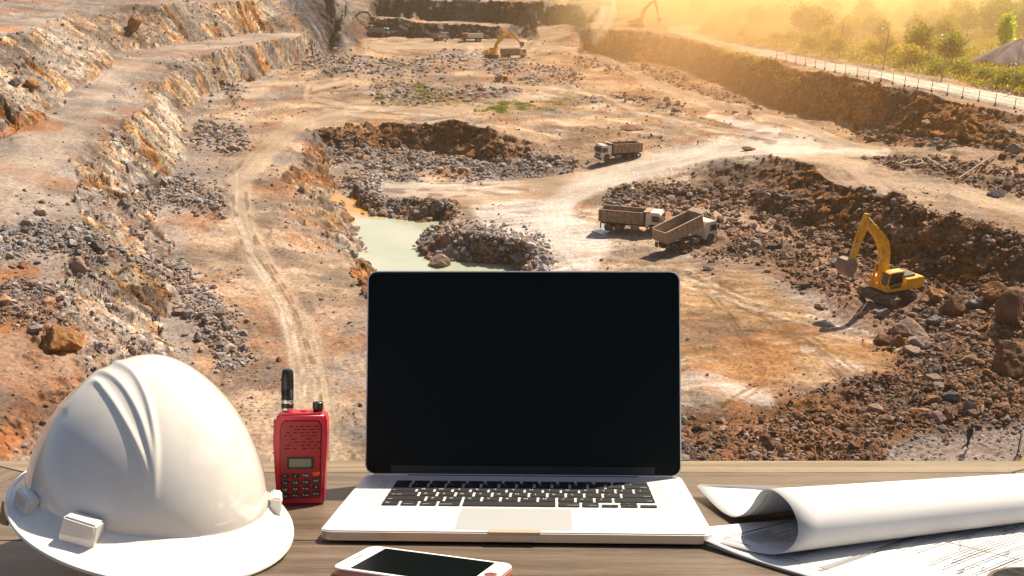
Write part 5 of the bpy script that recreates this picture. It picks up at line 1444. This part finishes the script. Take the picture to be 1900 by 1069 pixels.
base_.data.materials.append(mat('polished_edge', (.55, .53, .50), rough=.22, metal=1.0))
for p_ in base_.data.polygons:
    if p_.normal.z < .45: p_.material_index = 1
MB().prism(rrect(LW - .03, LD - .03, .01, 4, 0, LD / 2), .001, .0034, 'z').build('bottom_case', BLK2, lap)
MB().prism(rrect(.108, .074, .003, 4, -.002, .0435 + .002), .0151, .01535, 'z').build('trackpad', ALU2, base_)
MB().prism([(p[0], p[1]) for p in rrect(.048, .010, .003, 4, -.001, .0035)], .0118, .01565, 'z').build('finger_notch', mat('notch_metal', (.52, .42, .30), rough=.4, metal=.3), base_)
# keyboard
kx0, kw = -.1385, .277; ky0 = .090; row = .0191
kb = MB(); leg_items = []
rows = [  # from front to back : (widths, legends)
 ([1, 1, 1, 1.25, 5.0, 1.25, 1.0], ['fn', 'control', 'option', 'command', '', 'command', 'option']),
 ([2.25] + [1] * 10 + [2.25], ['shift', 'Z', 'X', 'C', 'V', 'B', 'N', 'M', '<', '>', '?', 'shift']),
 ([1.75] + [1] * 11 + [1.75], ['caps lock', 'A', 'S', 'D', 'F', 'G', 'H', 'J', 'K', 'L', ':', '"', 'return']),
 ([1.5] + [1] * 12 + [1.0], ['tab', 'Q', 'W', 'E', 'R', 'T', 'Y', 'U', 'I', 'O', 'P', '{', '}', '|']),
 ([1] * 13 + [1.5], ['~', '1', '2', '3', '4', '5', '6', '7', '8', '9', '0', '-', '+', 'delete']),
 ([1.035] * 14, ['esc'] + ['F%d' % k for k in range(1, 13)] + [''])]
unit = kw / 14.5; gap = .0030
for ri, (ws, lg) in enumerate(rows):
    xk = kx0; yk = ky0 + ri * row; hgt = row - gap if ri < 5 else .0085
    for wi, (wd, tx) in enumerate(zip(ws, lg)):
        kwid = wd * unit - gap
        kb.prism(rrect(kwid, hgt, .0016, 3, xk + gap / 2 + kwid / 2, yk + hgt / 2), .0149, .0166, 'z')
        if tx: leg_items.append((tx, xk + gap / 2 + kwid / 2, yk + hgt / 2, kwid, ri))
        xk += wd * unit
    if ri == 0:
        for k, (dy, hh_) in enumerate([(0, .0075), (0, .0075), (.0085, .0075), (0, .0075)]):
            j = [0, 1, 1, 2][k]
            kwid = unit - gap
            kb.prism(rrect(kwid, hh_, .0014, 3, xk + gap / 2 + kwid / 2 + j * unit, yk + dy + hh_ / 2), .0149, .0166, 'z')
            leg_items.append((['<', 'v', '^', '>'][k], xk + gap / 2 + kwid / 2 + j * unit, yk + dy + hh_ / 2, kwid, 9))
keyb = kb.build('keyboard', KEYM, lap)
def text_mesh(name, items, m, parent):
    """items: (string, location, size, rotation matrix 3x3)"""
    bm = bmesh.new()
    cache = {}
    for s, loc, size, rot in items:
        if s not in cache:
            cu = bpy.data.curves.new('t', 'FONT'); cu.body = s; cu.align_x = 'CENTER'; cu.align_y = 'CENTER'; cu.resolution_u = 2
            ob = bpy.data.objects.new('t', cu)
            COL.objects.link(ob); dg = bpy.context.evaluated_depsgraph_get()
            me_ = bpy.data.meshes.new_from_object(ob.evaluated_get(dg))
            bpy.data.objects.remove(ob); bpy.data.curves.remove(cu)
            cache[s] = me_
        me_ = cache[s]
        off_ = len(bm.verts)
        vs = [bm.verts.new(rot @ (v.co * size) + Vector(loc)) for v in me_.vertices]
        for p_ in me_.polygons:
            try: bm.faces.new([vs[i] for i in p_.vertices])
            except ValueError: pass
    me = bpy.data.meshes.new(name); bm.to_mesh(me); bm.free()
    for c_ in cache.values(): bpy.data.meshes.remove(c_)
    return link_mesh(name, me, m, parent)
I3 = Matrix.Identity(3)
thai = ['ฟ']
its = []
for tx, cx_, cy_, kwid, ri in leg_items:
    if len(tx) > 2: its.append((tx, (cx_ - (kwid * .5 - len(tx) * .00085 - .001) * (1 if cx_ < 0 else -1), cy_ - .004, .01668), .0030, I3))
    elif ri == 5: its.append((tx, (cx_ + .003, cy_ - .001, .01668), .0028, I3))
    elif ri == 9: its.append((tx, (cx_, cy_, .01668), .003, I3))
    else: its.append((tx, (cx_ - .0028, cy_ + (.0005 if ri < 4 else .002), .01668), .0056, I3))
text_mesh('key_legends', its, LEG, keyb)
# speaker grilles beside the keys
GRL = mat('grille_grey', (.35, .35, .35), rough=.6)
for s in (-1, 1):
    g = MB()
    for r_ in range(3):
        g.box((s * (.1465 + r_ * .003), .148, .01515), (.0007, .108, .0003))
    g.build('speaker_grille', GRL, base_)
MB().cyl((-.13, LD - .002, .012), (.13, LD - .002, .012), .0068, .0068, 16).build('hinge', BLK2, lap)
# lid
LH = .231
lidroot = MB().prism(rrect(LW, LH, .011, 6, 0, LH / 2), 0, .0055, 'z').build('lid', ALU, lap, .0012, 2)
MB().prism(rrect(LW - .003, LH - .003, .010, 6, 0, LH / 2), .0054, .0059, 'z').build('screen', BLK, lidroot)
MB().box((0, .006, .0061), (LW - .06, .009, .0003)).build('hinge_cover', BLK2, lidroot)
lidroot.location = (0, LD - .003, .0155); lidroot.rotation_euler = (R(90 + 5 - 0), 0, 0)
lidroot.rotation_euler = (R(85.5), 0, 0)
lidroot.scale = (1, 1 / .8, 1)
lap.scale = (1, 1, .8)
lap.location = (.003, .884, 0); lap.rotation_euler = (0, 0, R(-2.2))

# ---- phone ----
ph = empty('smartphone'); tag(ph, 'white-faced smartphone with rose gold edge lying in front of the laptop', 'smartphone'); on_desk(ph)
ROSE = mat('rose_gold', (.62, .27, .22), rough=.3, metal=.6)
WHG = mat('white_glass', (.78, .77, .75), rough=.2)
MB().prism(rrect(.138, .067, .010, 8), .0003, .0058, 'z').build('frame', ROSE, ph, .0016, 3)
MB().prism(rrect(.1365, .0655, .0095, 8), .0057, .0072, 'z').build('face', WHG, ph, .0005, 2)
MB().box((0, 0, .00727), (.104, .0585, .0001)).build('screen', BLK, ph)
MB().lathe([(.0055, .00722), (.0055, .00735), (.0048, .00735), (.0048, .00722)], (.0605, 0, 0), 'z', 20).build('home_button', ROSE, ph)
MB().box((-.061, 0, .0073), (.0012, .009, .0001)).build('earpiece', BLK2, ph)
ph.location = (-.073, .8055, 0); ph.rotation_euler = (0, 0, R(-22.5))

# ---- two-way radio ----
rd = empty('two_way_radio'); tag(rd, 'red two-way radio with stubby black antenna standing between helmet and laptop', 'two-way radio'); on_desk(rd)
RED = mat('red_plastic', (.46, .007, .03), rough=.32, spec=.5, coat=.2)
RED2 = mat('red_panel', (.28, .005, .010), rough=.4)
BPL = mat('black_plastic', (.012, .012, .013), rough=.4)
hw = .0275
out = [(-.0235, 0), (.0245, 0), (.0255, .03), (.0278, .07), (.0275, .092), (.0245, .0965), (-.0215, .0965), (-.0262, .092), (-.0282, .070), (-.0262, .035)]
body_ = MB().prism(out, -.015, .015, 'y').build('body', RED, rd, .003, 3)
MB().prism([(-.0195, .008), (.0205, .008), (.0215, .045), (.0225, .083), (.019, .0895), (-.017, .0895), (-.0205, .083), (-.021, .045)], -.0170, -.0150, 'y').build('front_panel', RED2, rd, .0014, 2)
MB().prism(rrect(.0275, .0125, .0012, 3, .0005, .0455), -.0178, -.0168, 'y').build('display_bezel', BPL, rd)
MB().prism(rrect(.0225, .0085, .0008, 3, .0005, .0455), -.0181, -.0177, 'y').build('display', mat('lcd', (.16, .16, .12), rough=.3), rd)
kb2 = MB(); its = []
lab_ = [['\u25b2', '\u25bc', 'FUN', ''], ['1 in', '2 ab', '3 de', 'A cl'], ['4 gh', '5 jk', '6 mn', '0'], ['7 pr', '8 tu', '9 wx', '# en']]
lab_[0][0] = '^'; lab_[0][1] = 'v'
FR = Matrix.Rotation(math.pi / 2, 3, 'X')
for r_ in range(4):
    for c_ in range(4):
        cx_, cz_ = -.0150 + c_ * .0106, .0318 - r_ * .0068 + (.0012 if c_ == 3 else 0) + c_ * .0003
        if r_ == 0 and c_ == 3:
            MB().prism(rrect(.0072, .0040, .0018, 4, cx_, cz_), -.0186, -.0170, 'y').build('call_key', mat('orange_key', (.62, .08, .012), rough=.4), rd); continue
        kb2.prism(rrect(.0082, .0044, .0020, 4, cx_, cz_), -.0185, -.0170, 'y')
        its.append((lab_[r_][c_], (cx_, -.01855, cz_ - .0001), .0030 if len(lab_[r_][c_]) > 1 else .0036, FR))
kp = kb2.build('keypad', BPL, rd)
text_mesh('key_legends', its, LEG, kp)
g = MB(); rr_ = random.Random(3)
for r_ in range(8):
    xx = -.0165 + rr_.uniform(0, .003)
    while xx < .0175:
        L = rr_.choice([.0018, .004, .0055])
        if rr_.random() < .8: g.prism(rrect(L, .0011, .0005, 2, xx + L / 2, .0605 + r_ * .0033), -.0172, -.0169, 'y')
        xx += L + rr_.uniform(.0016, .003)
g.build('speaker_grille', mat('grille_shadow', (.05, .004, .006), rough=.8), rd)
MB().lathe([(.0055, .0965), (.0062, .0985), (.0062, .1005)], (-.0148, 0, 0), 'z', 20).build('antenna_mount', mat('silver_ring', (.6, .6, .6), rough=.25, metal=.9), rd, smooth=True)
MB().lathe([(.0050, .1002), (.0064, .1008), (.0064, .1050), (.0058, .1056)], (-.0148, 0, 0), 'z', 20).build('antenna_collar', BPL, rd, smooth=True)
MB().lathe([(.0058, .1052), (.0062, .1058), (.0062, .1090), (.0058, .1094)], (-.0148, 0, 0), 'z', 20).build('silver_band', mat('silver_band', (.55, .55, .55), rough=.3, metal=.8), rd, smooth=True)
prof = [(.0055, .1092), (.0064, .1096), (.0064, .1118), (.0060, .1122), (.0065, .1130)]
for k in range(5): prof += [(.0065, .114 + k * .0014), (.0060, .1144 + k * .0014), (.0065, .1148 + k * .0014)]
prof += [(.0066, .124), (.0064, .132), (.0060, .138), (.0048, .1408), (.0018, .1418)]
MB().lathe(prof, (-.0148, 0, 0), 'z', 24).build('antenna', BPL, rd, smooth=True)
MB().lathe([(.0048, .0962), (.0050, .0990), (.0054, .0995), (.0054, .1058), (.0046, .1066), (.001, .1067)], (.0168, 0, 0), 'z', 16).build('volume_knob', BPL, rd, smooth=True)
MB().prism(rrect(.004, .020, .0012, 3, 0, .078), -.0288, -.0265, 'x').build('talk_button', BPL, rd)
MB().prism(rrect(.004, .008, .0012, 3, 0, .058), -.0288, -.0265, 'x').build('side_button', BPL, rd)
MB().box((.002, .002, .0972), (.006, .005, .0012)).build('status_light', mat('status_red', (.7, .05, .02), rough=.3), rd)
q = dun(554, 938, 0); rd.location = (q.x, q.y + .014, 0); rd.rotation_euler = (0, R(.6), R(6))

# ---- helmet ----
hm = empty('safety_helmet'); tag(hm, 'glossy white safety helmet with three crown ridges at the left of the desk', 'safety helmet'); on_desk(hm)
WHP = mat('glossy_white_plastic', (.74, .70, .63), rough=.10, spec=.55, coat=1.0, dirt=((.46, .38, .29), 26, .16), bump=(60, .04, .0004))
hc = Vector((-.3243, .8829, .0)); tilt = .2406
HM = Matrix.Translation(hc + Vector((0, 0, .0473))) @ Matrix.Rotation(tilt, 4, 'Y') @ Matrix.Rotation(.1422, 4, 'X')
na, nt_ = 360, 150
SETZ = True
aa, bb_, hz_ = .1045, .0984, .1273
vis = -1.0156
def helm_point(a, t_, inner=False):
    # t_ 0..1 dome from apex to base, 1..1.6 brim
    k = .0022 if inner else 0
    fil = (.002 + .007 * ((1 + math.cos(a - vis)) / 2) ** 1.6)
    if t_ <= 1:
        th = t_ * math.pi / 2
        r_ = math.sin(th) ** (2 / 1.7148); z_ = math.cos(th) ** (2 / 1.7148)
        A_, B_ = aa * (1 - .02 * 0) - k, bb_ - k
        return Vector((A_ * r_ * math.cos(a) - .0142 * z_, B_ * r_ * math.sin(a), max(z_ * (hz_ - k), fil - k)))
    u = t_ - 1
    dv = (1 + math.cos(a - vis)) / 2
    wdt = .0047 + .042 * dv ** 2.4
    rx, ry = aa - k + wdt * u, bb_ - k + wdt * u
    drop = -.0050 * u + fil * (1 - u) ** 2.6 - k
    return Vector((rx * math.cos(a), ry * math.sin(a), drop))
T1 = list(np.linspace(.0, 1, 105)) + list(1 + np.linspace(.04, 1, 26))
def rev(fn, Tl, na):
    vs, fs = [], []
    for t_ in Tl:
        for j in range(na): vs.append(fn(2 * math.pi * j / na, t_))
    for i in range(len(Tl) - 1):
        for j in range(na):
            fs.append((i * na + j, (i + 1) * na + j, (i + 1) * na + (j + 1) % na, i * na + (j + 1) % na))
    return np.array([v[:] for v in vs]), np.array(fs)
V, F = rev(helm_point, T1, na)
# crown ridges and front badge, laid on the shell surface
ridge = [[(120, 760), (170, 708), (200, 730), (235, 785), (262, 840), (277, 890), (284, 925)], [(150, 700), (190, 690), (225, 712), (255, 760), (274, 815), (283, 870), (287, 925)], [(190, 668), (216, 672), (248, 692), (273, 740), (286, 800), (290, 860), (290, 925)]]
Mh = np.array(HM)
Vh = np.c_[V, np.ones(len(V))] @ Mh.T
dzz = Vh[:, 2] - HD; Dd = Vh[:, 1] * cD - dzz * sD; uu = Vh[:, 1] * sD + dzz * cD
PXh = CX + FPX * Vh[:, 0] / Dd; PYh = CY - FPX * uu / Dd
nrmv = V / np.array([aa ** 2, bb_ ** 2, hz_ ** 2]); nrmv /= np.linalg.norm(nrmv, axis=1)[:, None] + 1e-9
nD = nrmv @ Mh[:3, :3].T
vd = np.array([0, 0, HD]) - Vh[:, :3]; vd /= np.linalg.norm(vd, axis=1)[:, None]
facing = (nD * vd).sum(1)
isdome = np.repeat(np.array(T1) <= 1.001, na)
disp = np.zeros(len(V))
for rl in ridge:
    dmin = np.full(len(V), 1e9); yv = np.zeros(len(V))
    cr2 = []
    for i in range(len(rl) - 1):
        q4 = [np.array(rl[max(0, min(len(rl) - 1, k))], float) for k in (i - 1, i, i + 1, i + 2)]
        for s_i in range(6):
            u_ = s_i / 6; cr2.append(.5 * ((2 * q4[1]) + (-q4[0] + q4[2]) * u_ + (2 * q4[0] - 5 * q4[1] + 4 * q4[2] - q4[3]) * u_ ** 2 + (-q4[0] + 3 * q4[1] - 3 * q4[2] + q4[3]) * u_ ** 3))
    cr2.append(np.array(rl[-1], float))
    for p_, q_ in zip(cr2[:-1], cr2[1:]):
        dmin = np.minimum(dmin, seg_dist(PXh, PYh, p_, q_))
    fade = sstep(930, 860, PYh) if False else 1 - sstep(840, 925, PYh)
    wdt_ = 4.0 + 2.0 * fade
    disp += .0017 * np.exp(-(dmin / wdt_) ** 2) * (.12 + .88 * fade)
disp *= isdome * sstep(-.02, .10, facing)
badge = np.exp(-(np.maximum(np.abs(PXh - 385) - 32, 0) / 7) ** 2 - (np.maximum(np.abs(PYh - 815) - 48, 0) / 7) ** 2) * isdome * sstep(0, .2, facing)
V = V + nrmv * (disp + .00015 * badge)[:, None]
me = np_mesh('shell', V, F, True)
shell = link_mesh('shell', me, WHP, hm)
sol = shell.modifiers.new('solid', 'SOLIDIFY'); sol.thickness = .0026; sol.offset = -1
# rolled lip on the brim edge
lip = MB(); pts = [helm_point(2 * math.pi * j / 120, 2.0) for j in range(121)]
lipo = MB().tube([tuple(p) for p in pts], .0019, 8).build('brim_lip', WHP, hm, smooth=True)
# accessory slots
def slot(px, py, w_, h_, d_, name='accessory_slot', roll=0):
    best = int(np.argmin(np.where(facing > -.2, (PXh - px) ** 2 + (PYh - py) ** 2, 1e12)))
    p_ = Vector(V[best]); a = math.atan2(p_.y / bb_ ** 2, p_.x / aa ** 2)
    rot = (Matrix.Rotation(a - math.pi / 2 + math.pi, 3, 'Z'))
    o = MB().box((0, 0, 0), (w_, d_, h_), None, (.92, .8)).build(name, WHP, hm, .0015, 3)
    o.location = p_ + Vector((math.cos(a), math.sin(a), 0)) * d_ * .25
    o.rotation_euler = rot.to_euler()
    return o, p_, a
slot(157, 985, .031, .025, .017)
o1, p1, a1 = slot(58, 930, .026, .017, .013)
slot(503, 938, .022, .024, .012)
# suspension tab hanging under the rim and inner headband
pl = helm_point(R(212), 1.9)
MB().box((pl.x, pl.y, pl.z - .014), (.010, .006, .022)).build('suspension_tab', mat('tan_plastic', (.42, .30, .17), rough=.5), hm, .002, 2)
hb_ = MB()
for j in range(48):
    a, a2 = 2 * math.pi * j / 48, 2 * math.pi * (j + 1) / 48
    p0, p1_ = Vector((.074 * math.cos(a), .070 * math.sin(a), -.002)), Vector((.074 * math.cos(a2), .070 * math.sin(a2), -.002))
    hb_._mk([p0 + Vector((0, 0, -.002)), p1_ + Vector((0, 0, -.002)), p1_ + Vector((0, 0, .024)), p0 + Vector((0, 0, .024))], [(0, 1, 2, 3)])
hb_.build('headband', mat('headband_black', (.02, .02, .02), rough=.6), hm)
hm.matrix_world = HM

# ---- drawings ----
PAP = mat('paper', (.60, .59, .58), rough=.75, spec=.3, noise=(14, .015))
INK = mat('ink', (.035, .035, .04), rough=.8)
c0 = dun(1297, 1012); e1 = (dun(1480, 1069) - c0).normalized(); e2 = Vector((-e1.y, e1.x, 0))
if e2.x < 0: e2 = -e2
rotp = math.atan2(e2.y, e2.x)
dr = empty('drawing_sheets', (c0.x, c0.y, 0), rotp); tag(dr, 'stack of flat white construction drawings lying under the rolled sheet', 'drawings'); on_desk(dr)
# local frame: +x along e2 (away right), -y along e1 (towards the viewer)
def curled(name, x0, x1, y0, y1, z0, curl, n=40):
    vs = []; fs = []
    xs = np.linspace(x0, x1, n); ys_ = np.linspace(y0, y1, n)
    for yv in ys_:
        for xv in xs:
            e = math.exp(-((xv - x0) ** 2 + (yv - y1) ** 2) / .0012)
            vs.append((xv, yv, z0 + curl * e + .0006 * math.sin(xv * 30 + yv * 21)))
    fs = [(j * n + i, j * n + i + 1, (j + 1) * n + i + 1, (j + 1) * n + i) for j in range(n - 1) for i in range(n - 1)]
    o = link_mesh(name, np_mesh(name, np.array(vs), np.array(fs), True), PAP, dr)
    s_ = o.modifiers.new('solid', 'SOLIDIFY'); s_.thickness = .0003
    return o
curled('sheet', .0, .40, -.42, 0, .0012, .002); curled('sheet', .004, .40, -.42, -.003, .0026, .0025); curled('sheet', -.003, .39, -.42, .002, .0040, .004)
ln = MB(); rr_ = random.Random(9)
def line(x0, y0, x1, y1, w_=.0005, z=.0062):
    d = Vector((x1 - x0, y1 - y0)); L = d.length
    if L < 1e-5: return
    nrm_ = Vector((-d.y, d.x)) / L * w_ * .8
    k = max(1, int(L / .01))
    def zz(xv, yv): return z + .004 * math.exp(-((xv + .003) ** 2 + (yv - .002) ** 2) / .0012) + .0006 * math.sin(xv * 30 + yv * 21)
    for i in range(k):
        a, b_ = i / k, (i + 1) / k
        ax, ay, bx, by = x0 + d.x * a, y0 + d.y * a, x0 + d.x * b_, y0 + d.y * b_
        ln._mk([(ax - nrm_.x, ay - nrm_.y, zz(ax, ay)), (bx - nrm_.x, by - nrm_.y, zz(bx, by)), (bx + nrm_.x, by + nrm_.y, zz(bx, by)), (ax + nrm_.x, ay + nrm_.y, zz(ax, ay))], [(0, 1, 2, 3)])
for (a, b_) in [((.018, -.014), (.38, -.014)), ((.018, -.014), (.018, -.40)), ((.018, -.115), (.38, -.115)), ((.018, -.117), (.38, -.117))]: line(*a, *b_, .0008)
for k in range(16):                                     # note block
    line(.03, -.022 - k * .0042, .03 + rr_.uniform(.03, .06), -.022 - k * .0042, .0006)
for gx0, gy0, gw, gh in [(.12, -.30, .36, .16), (.10, -.20, .20, .06), (.30, -.38, .24, .10)]:   # plan walls
    for _ in range(9):
        xv = gx0 + round(rr_.random() * 8) / 8 * gw; line(xv, gy0, xv, gy0 + gh * rr_.choice([.5, 1]), .0007)
        yv = gy0 + round(rr_.random() * 5) / 5 * gh; line(gx0, yv, gx0 + gw * rr_.choice([.4, .7, 1]), yv, .0007)
    for k in range(12):
        xv, yv = gx0 + rr_.random() * gw, gy0 + rr_.random() * gh
        line(xv, yv, xv + .006, yv, .0008); line(xv, yv, xv + rr_.uniform(-.05, .05), yv, .0004); line(xv, yv, xv, yv + rr_.uniform(-.03, .03), .0004)
    for k in range(8): line(gx0 + k * gw / 8, gy0 + gh, gx0 + k * gw / 8, gy0 + gh + .02, .0004)
    line(gx0, gy0 + gh + .012, gx0 + gw, gy0 + gh + .012, .0005)
ln.build('plan_lines', INK, dr)
# rolled sheet: an S-shaped section swept along the roll axis
ax_ = (dun(1900, 982) - dun(1432, 1046)).normalized(); bk = Vector((-ax_.y, ax_.x, 0))
o0 = dun(1432, 1046)
sec = [(.100, .0058, -.030), (.07, .0060, -.028), (.03, .0061, -.012), (.010, .0066, -.002), (-.004, .0095, .003), (-.0125, .0165, .010), (-.0150, .0270, .015), (-.0115, .0380, .017), (-.001, .0480, .018), (.014, .0535, .019), (.030, .0545, .021), (.046, .0505, .024), (.060, .0410, .027), (.074, .0300, .032), (.088, .0195, .035), (.104, .0110, .038), (.122, .0058, .041), (.15, .0050, .046), (.19, .0075, .056), (.24, .0130, .068)]
def cr_(P, n=6):
    out_ = []
    for i in range(len(P) - 1):
        p0, p1_, p2, p3 = [np.array(P[max(0, min(len(P) - 1, k))]) for k in (i - 1, i, i + 1, i + 2)]
        for s in range(n):
            t_ = s / n
            out_.append(.5 * ((2 * p1_) + (-p0 + p2) * t_ + (2 * p0 - 5 * p1_ + 4 * p2 - p3) * t_ ** 2 + (-p0 + 3 * p1_ - 3 * p2 + p3) * t_ ** 3))
    out_.append(np.array(P[-1])); return out_
S_ = cr_(sec)
def roll_mesh(name, off_, m, L=.62, s_shift=0):
    vs = []; fs = []; n = 30
    for (u0, zv, skew) in S_:
        for i in range(n):
            s = skew + s_shift + (L - skew) * i / (n - 1)
            sc2 = 1 - .34 * (i / (n - 1))
            u = min(u0, max(.085, .249 - .394 * s)) if u0 > .085 else u0
            p_ = o0 + ax_ * s + bk * (u * sc2)
            vs.append((p_.x, p_.y, zv * (sc2 if zv > .01 else 1) + off_))
    fs = [(j * n + i, j * n + i + 1, (j + 1) * n + i + 1, (j + 1) * n + i) for j in range(len(S_) - 1) for i in range(n - 1)]
    return np_mesh(name, np.array(vs), np.array(fs), True)
rl = link_mesh('rolled_drawing', roll_mesh('rolled_drawing', .0, PAP), PAP)
s_ = rl.modifiers.new('solid', 'SOLIDIFY'); s_.thickness = .0007; s_.offset = 0
tag(rl, 'large white sheet curled into a loose roll at the right of the laptop', 'rolled drawing'); on_desk(rl)
# inner printed lines near the open end
for s_off in (.010, .016, .045):
    li = MB()
    prev = None
    for (u, zv, sk) in S_[70:104]:
        nn = Vector((0, 0, 1))
        p_ = o0 + ax_ * (sk + s_off) + bk * (u + (.0010 if u < -.005 else (0 if zv > .04 else 0)))
        zz = zv - .0009
        cur = (p_.x, p_.y, zz)
        if prev: li.cyl(prev, cur, .0003, .0003, 4, False)
        prev = cur
    li.build('printed_line', INK, rl)

# ---- round black dish cut off at the corner ----
q = dun(1945, 1141, .0)
ds = empty('dish', (q.x, q.y, .0062)); tag(ds, 'round black dish with a brown rim cut off by the bottom right corner', 'dish'); on_desk(ds)
MB().lathe([(.0, .001), (.036, .001), (.040, .010), (.0405, .014)], (0, 0, 0), 'z', 48).build('bowl', BPL, ds, smooth=True)
MB().lathe([(.037, .0135), (.0405, .0135), (.0415, .0150), (.0405, .0165), (.038, .0165), (.0365, .015)], (0, 0, 0), 'z', 48).build('rim', mat('brown_rim', (.10, .065, .05), rough=.35), ds, smooth=True)
MB().lathe([(.0005, .0145), (.037, .0145)], (0, 0, .0022), 'z', 40).build('lid', mat('dish_black', (.006, .006, .007), rough=.4, spec=.2), ds)

bpy.context.view_layer.update()
for o in desk_things:
    o.matrix_world = DESK @ o.matrix_world
# ================================================================== HAZE
hz = MB().box((150, 700, 22), (4200, 2600, 130)).build('haze', None)
hmt = bpy.data.materials.new('warm_haze'); hmt.use_nodes = True
nt = hmt.node_tree; nt.nodes.remove(nt.nodes['Principled BSDF'])
v = nt.nodes.new('ShaderNodeVolumePrincipled')
v.inputs['Color'].default_value = (1.0, .78, .46, 1); v.inputs['Density'].default_value = .00018; v.inputs['Anisotropy'].default_value = .55
nt.links.new(v.outputs[0], nt.nodes['Material Output'].inputs['Volume'])
hz.data.materials.append(hmt)
tag(hz, kind='stuff')

# golden dust volume added to give the sun-flare glow over the far plateau
db = MB()
pr = [(math.sin(math.pi * k / 14) + .001, -math.cos(math.pi * k / 14)) for k in range(15)]
db.lathe(pr, (0, 0, 0), 'z', 32)
dbo = db.build('dust', None, smooth=True)
dmt = bpy.data.materials.new('golden_flare_dust'); dmt.use_nodes = True
nt = dmt.node_tree; nt.nodes.remove(nt.nodes['Principled BSDF'])
v = nt.nodes.new('ShaderNodeVolumePrincipled'); v.inputs['Color'].default_value = (1.0, .82, .42, 1); v.inputs['Anisotropy'].default_value = .35
tc = nt.nodes.new('ShaderNodeTexCoord'); ln_ = nt.nodes.new('ShaderNodeVectorMath'); ln_.operation = 'LENGTH'
nt.links.new(tc.outputs['Object'], ln_.inputs[0])
mr = nt.nodes.new('ShaderNodeMapRange'); mr.interpolation_type = 'SMOOTHSTEP'; mr.inputs['From Min'].default_value = 1.0; mr.inputs['From Max'].default_value = .0; mr.inputs['To Max'].default_value = .05
nt.links.new(ln_.outputs['Value'], mr.inputs['Value']); nt.links.new(mr.outputs['Result'], v.inputs['Density'])
nt.links.new(v.outputs[0], nt.nodes['Material Output'].inputs['Volume'])
dbo.data.materials.append(dmt)
dbo.location = (108, 430, 14); dbo.scale = (105, 240, 52)
tag(dbo, 'golden dust volume added for the flare glow over the haul road and scrub', 'dust', kind='stuff')

# thinner orange volume added for the flare's wash over the haul roads at right
db2 = MB(); db2.lathe(pr, (0, 0, 0), 'z', 32)
d2 = db2.build('dust', None, smooth=True)
dm2 = dmt.copy(); dm2.name = 'orange_flare_dust'
for n_ in dm2.node_tree.nodes:
    if n_.type == 'PRINCIPLED_VOLUME': n_.inputs['Color'].default_value = (1.0, .58, .26, 1)
    if n_.type == 'MAP_RANGE': n_.inputs['To Max'].default_value = .0060
d2.data.materials.append(dm2)
d2.location = (70, 255, 8); d2.scale = (85, 130, 34)
tag(d2, 'thin orange dust volume added for the flare wash over the haul road junction', 'dust', kind='stuff')
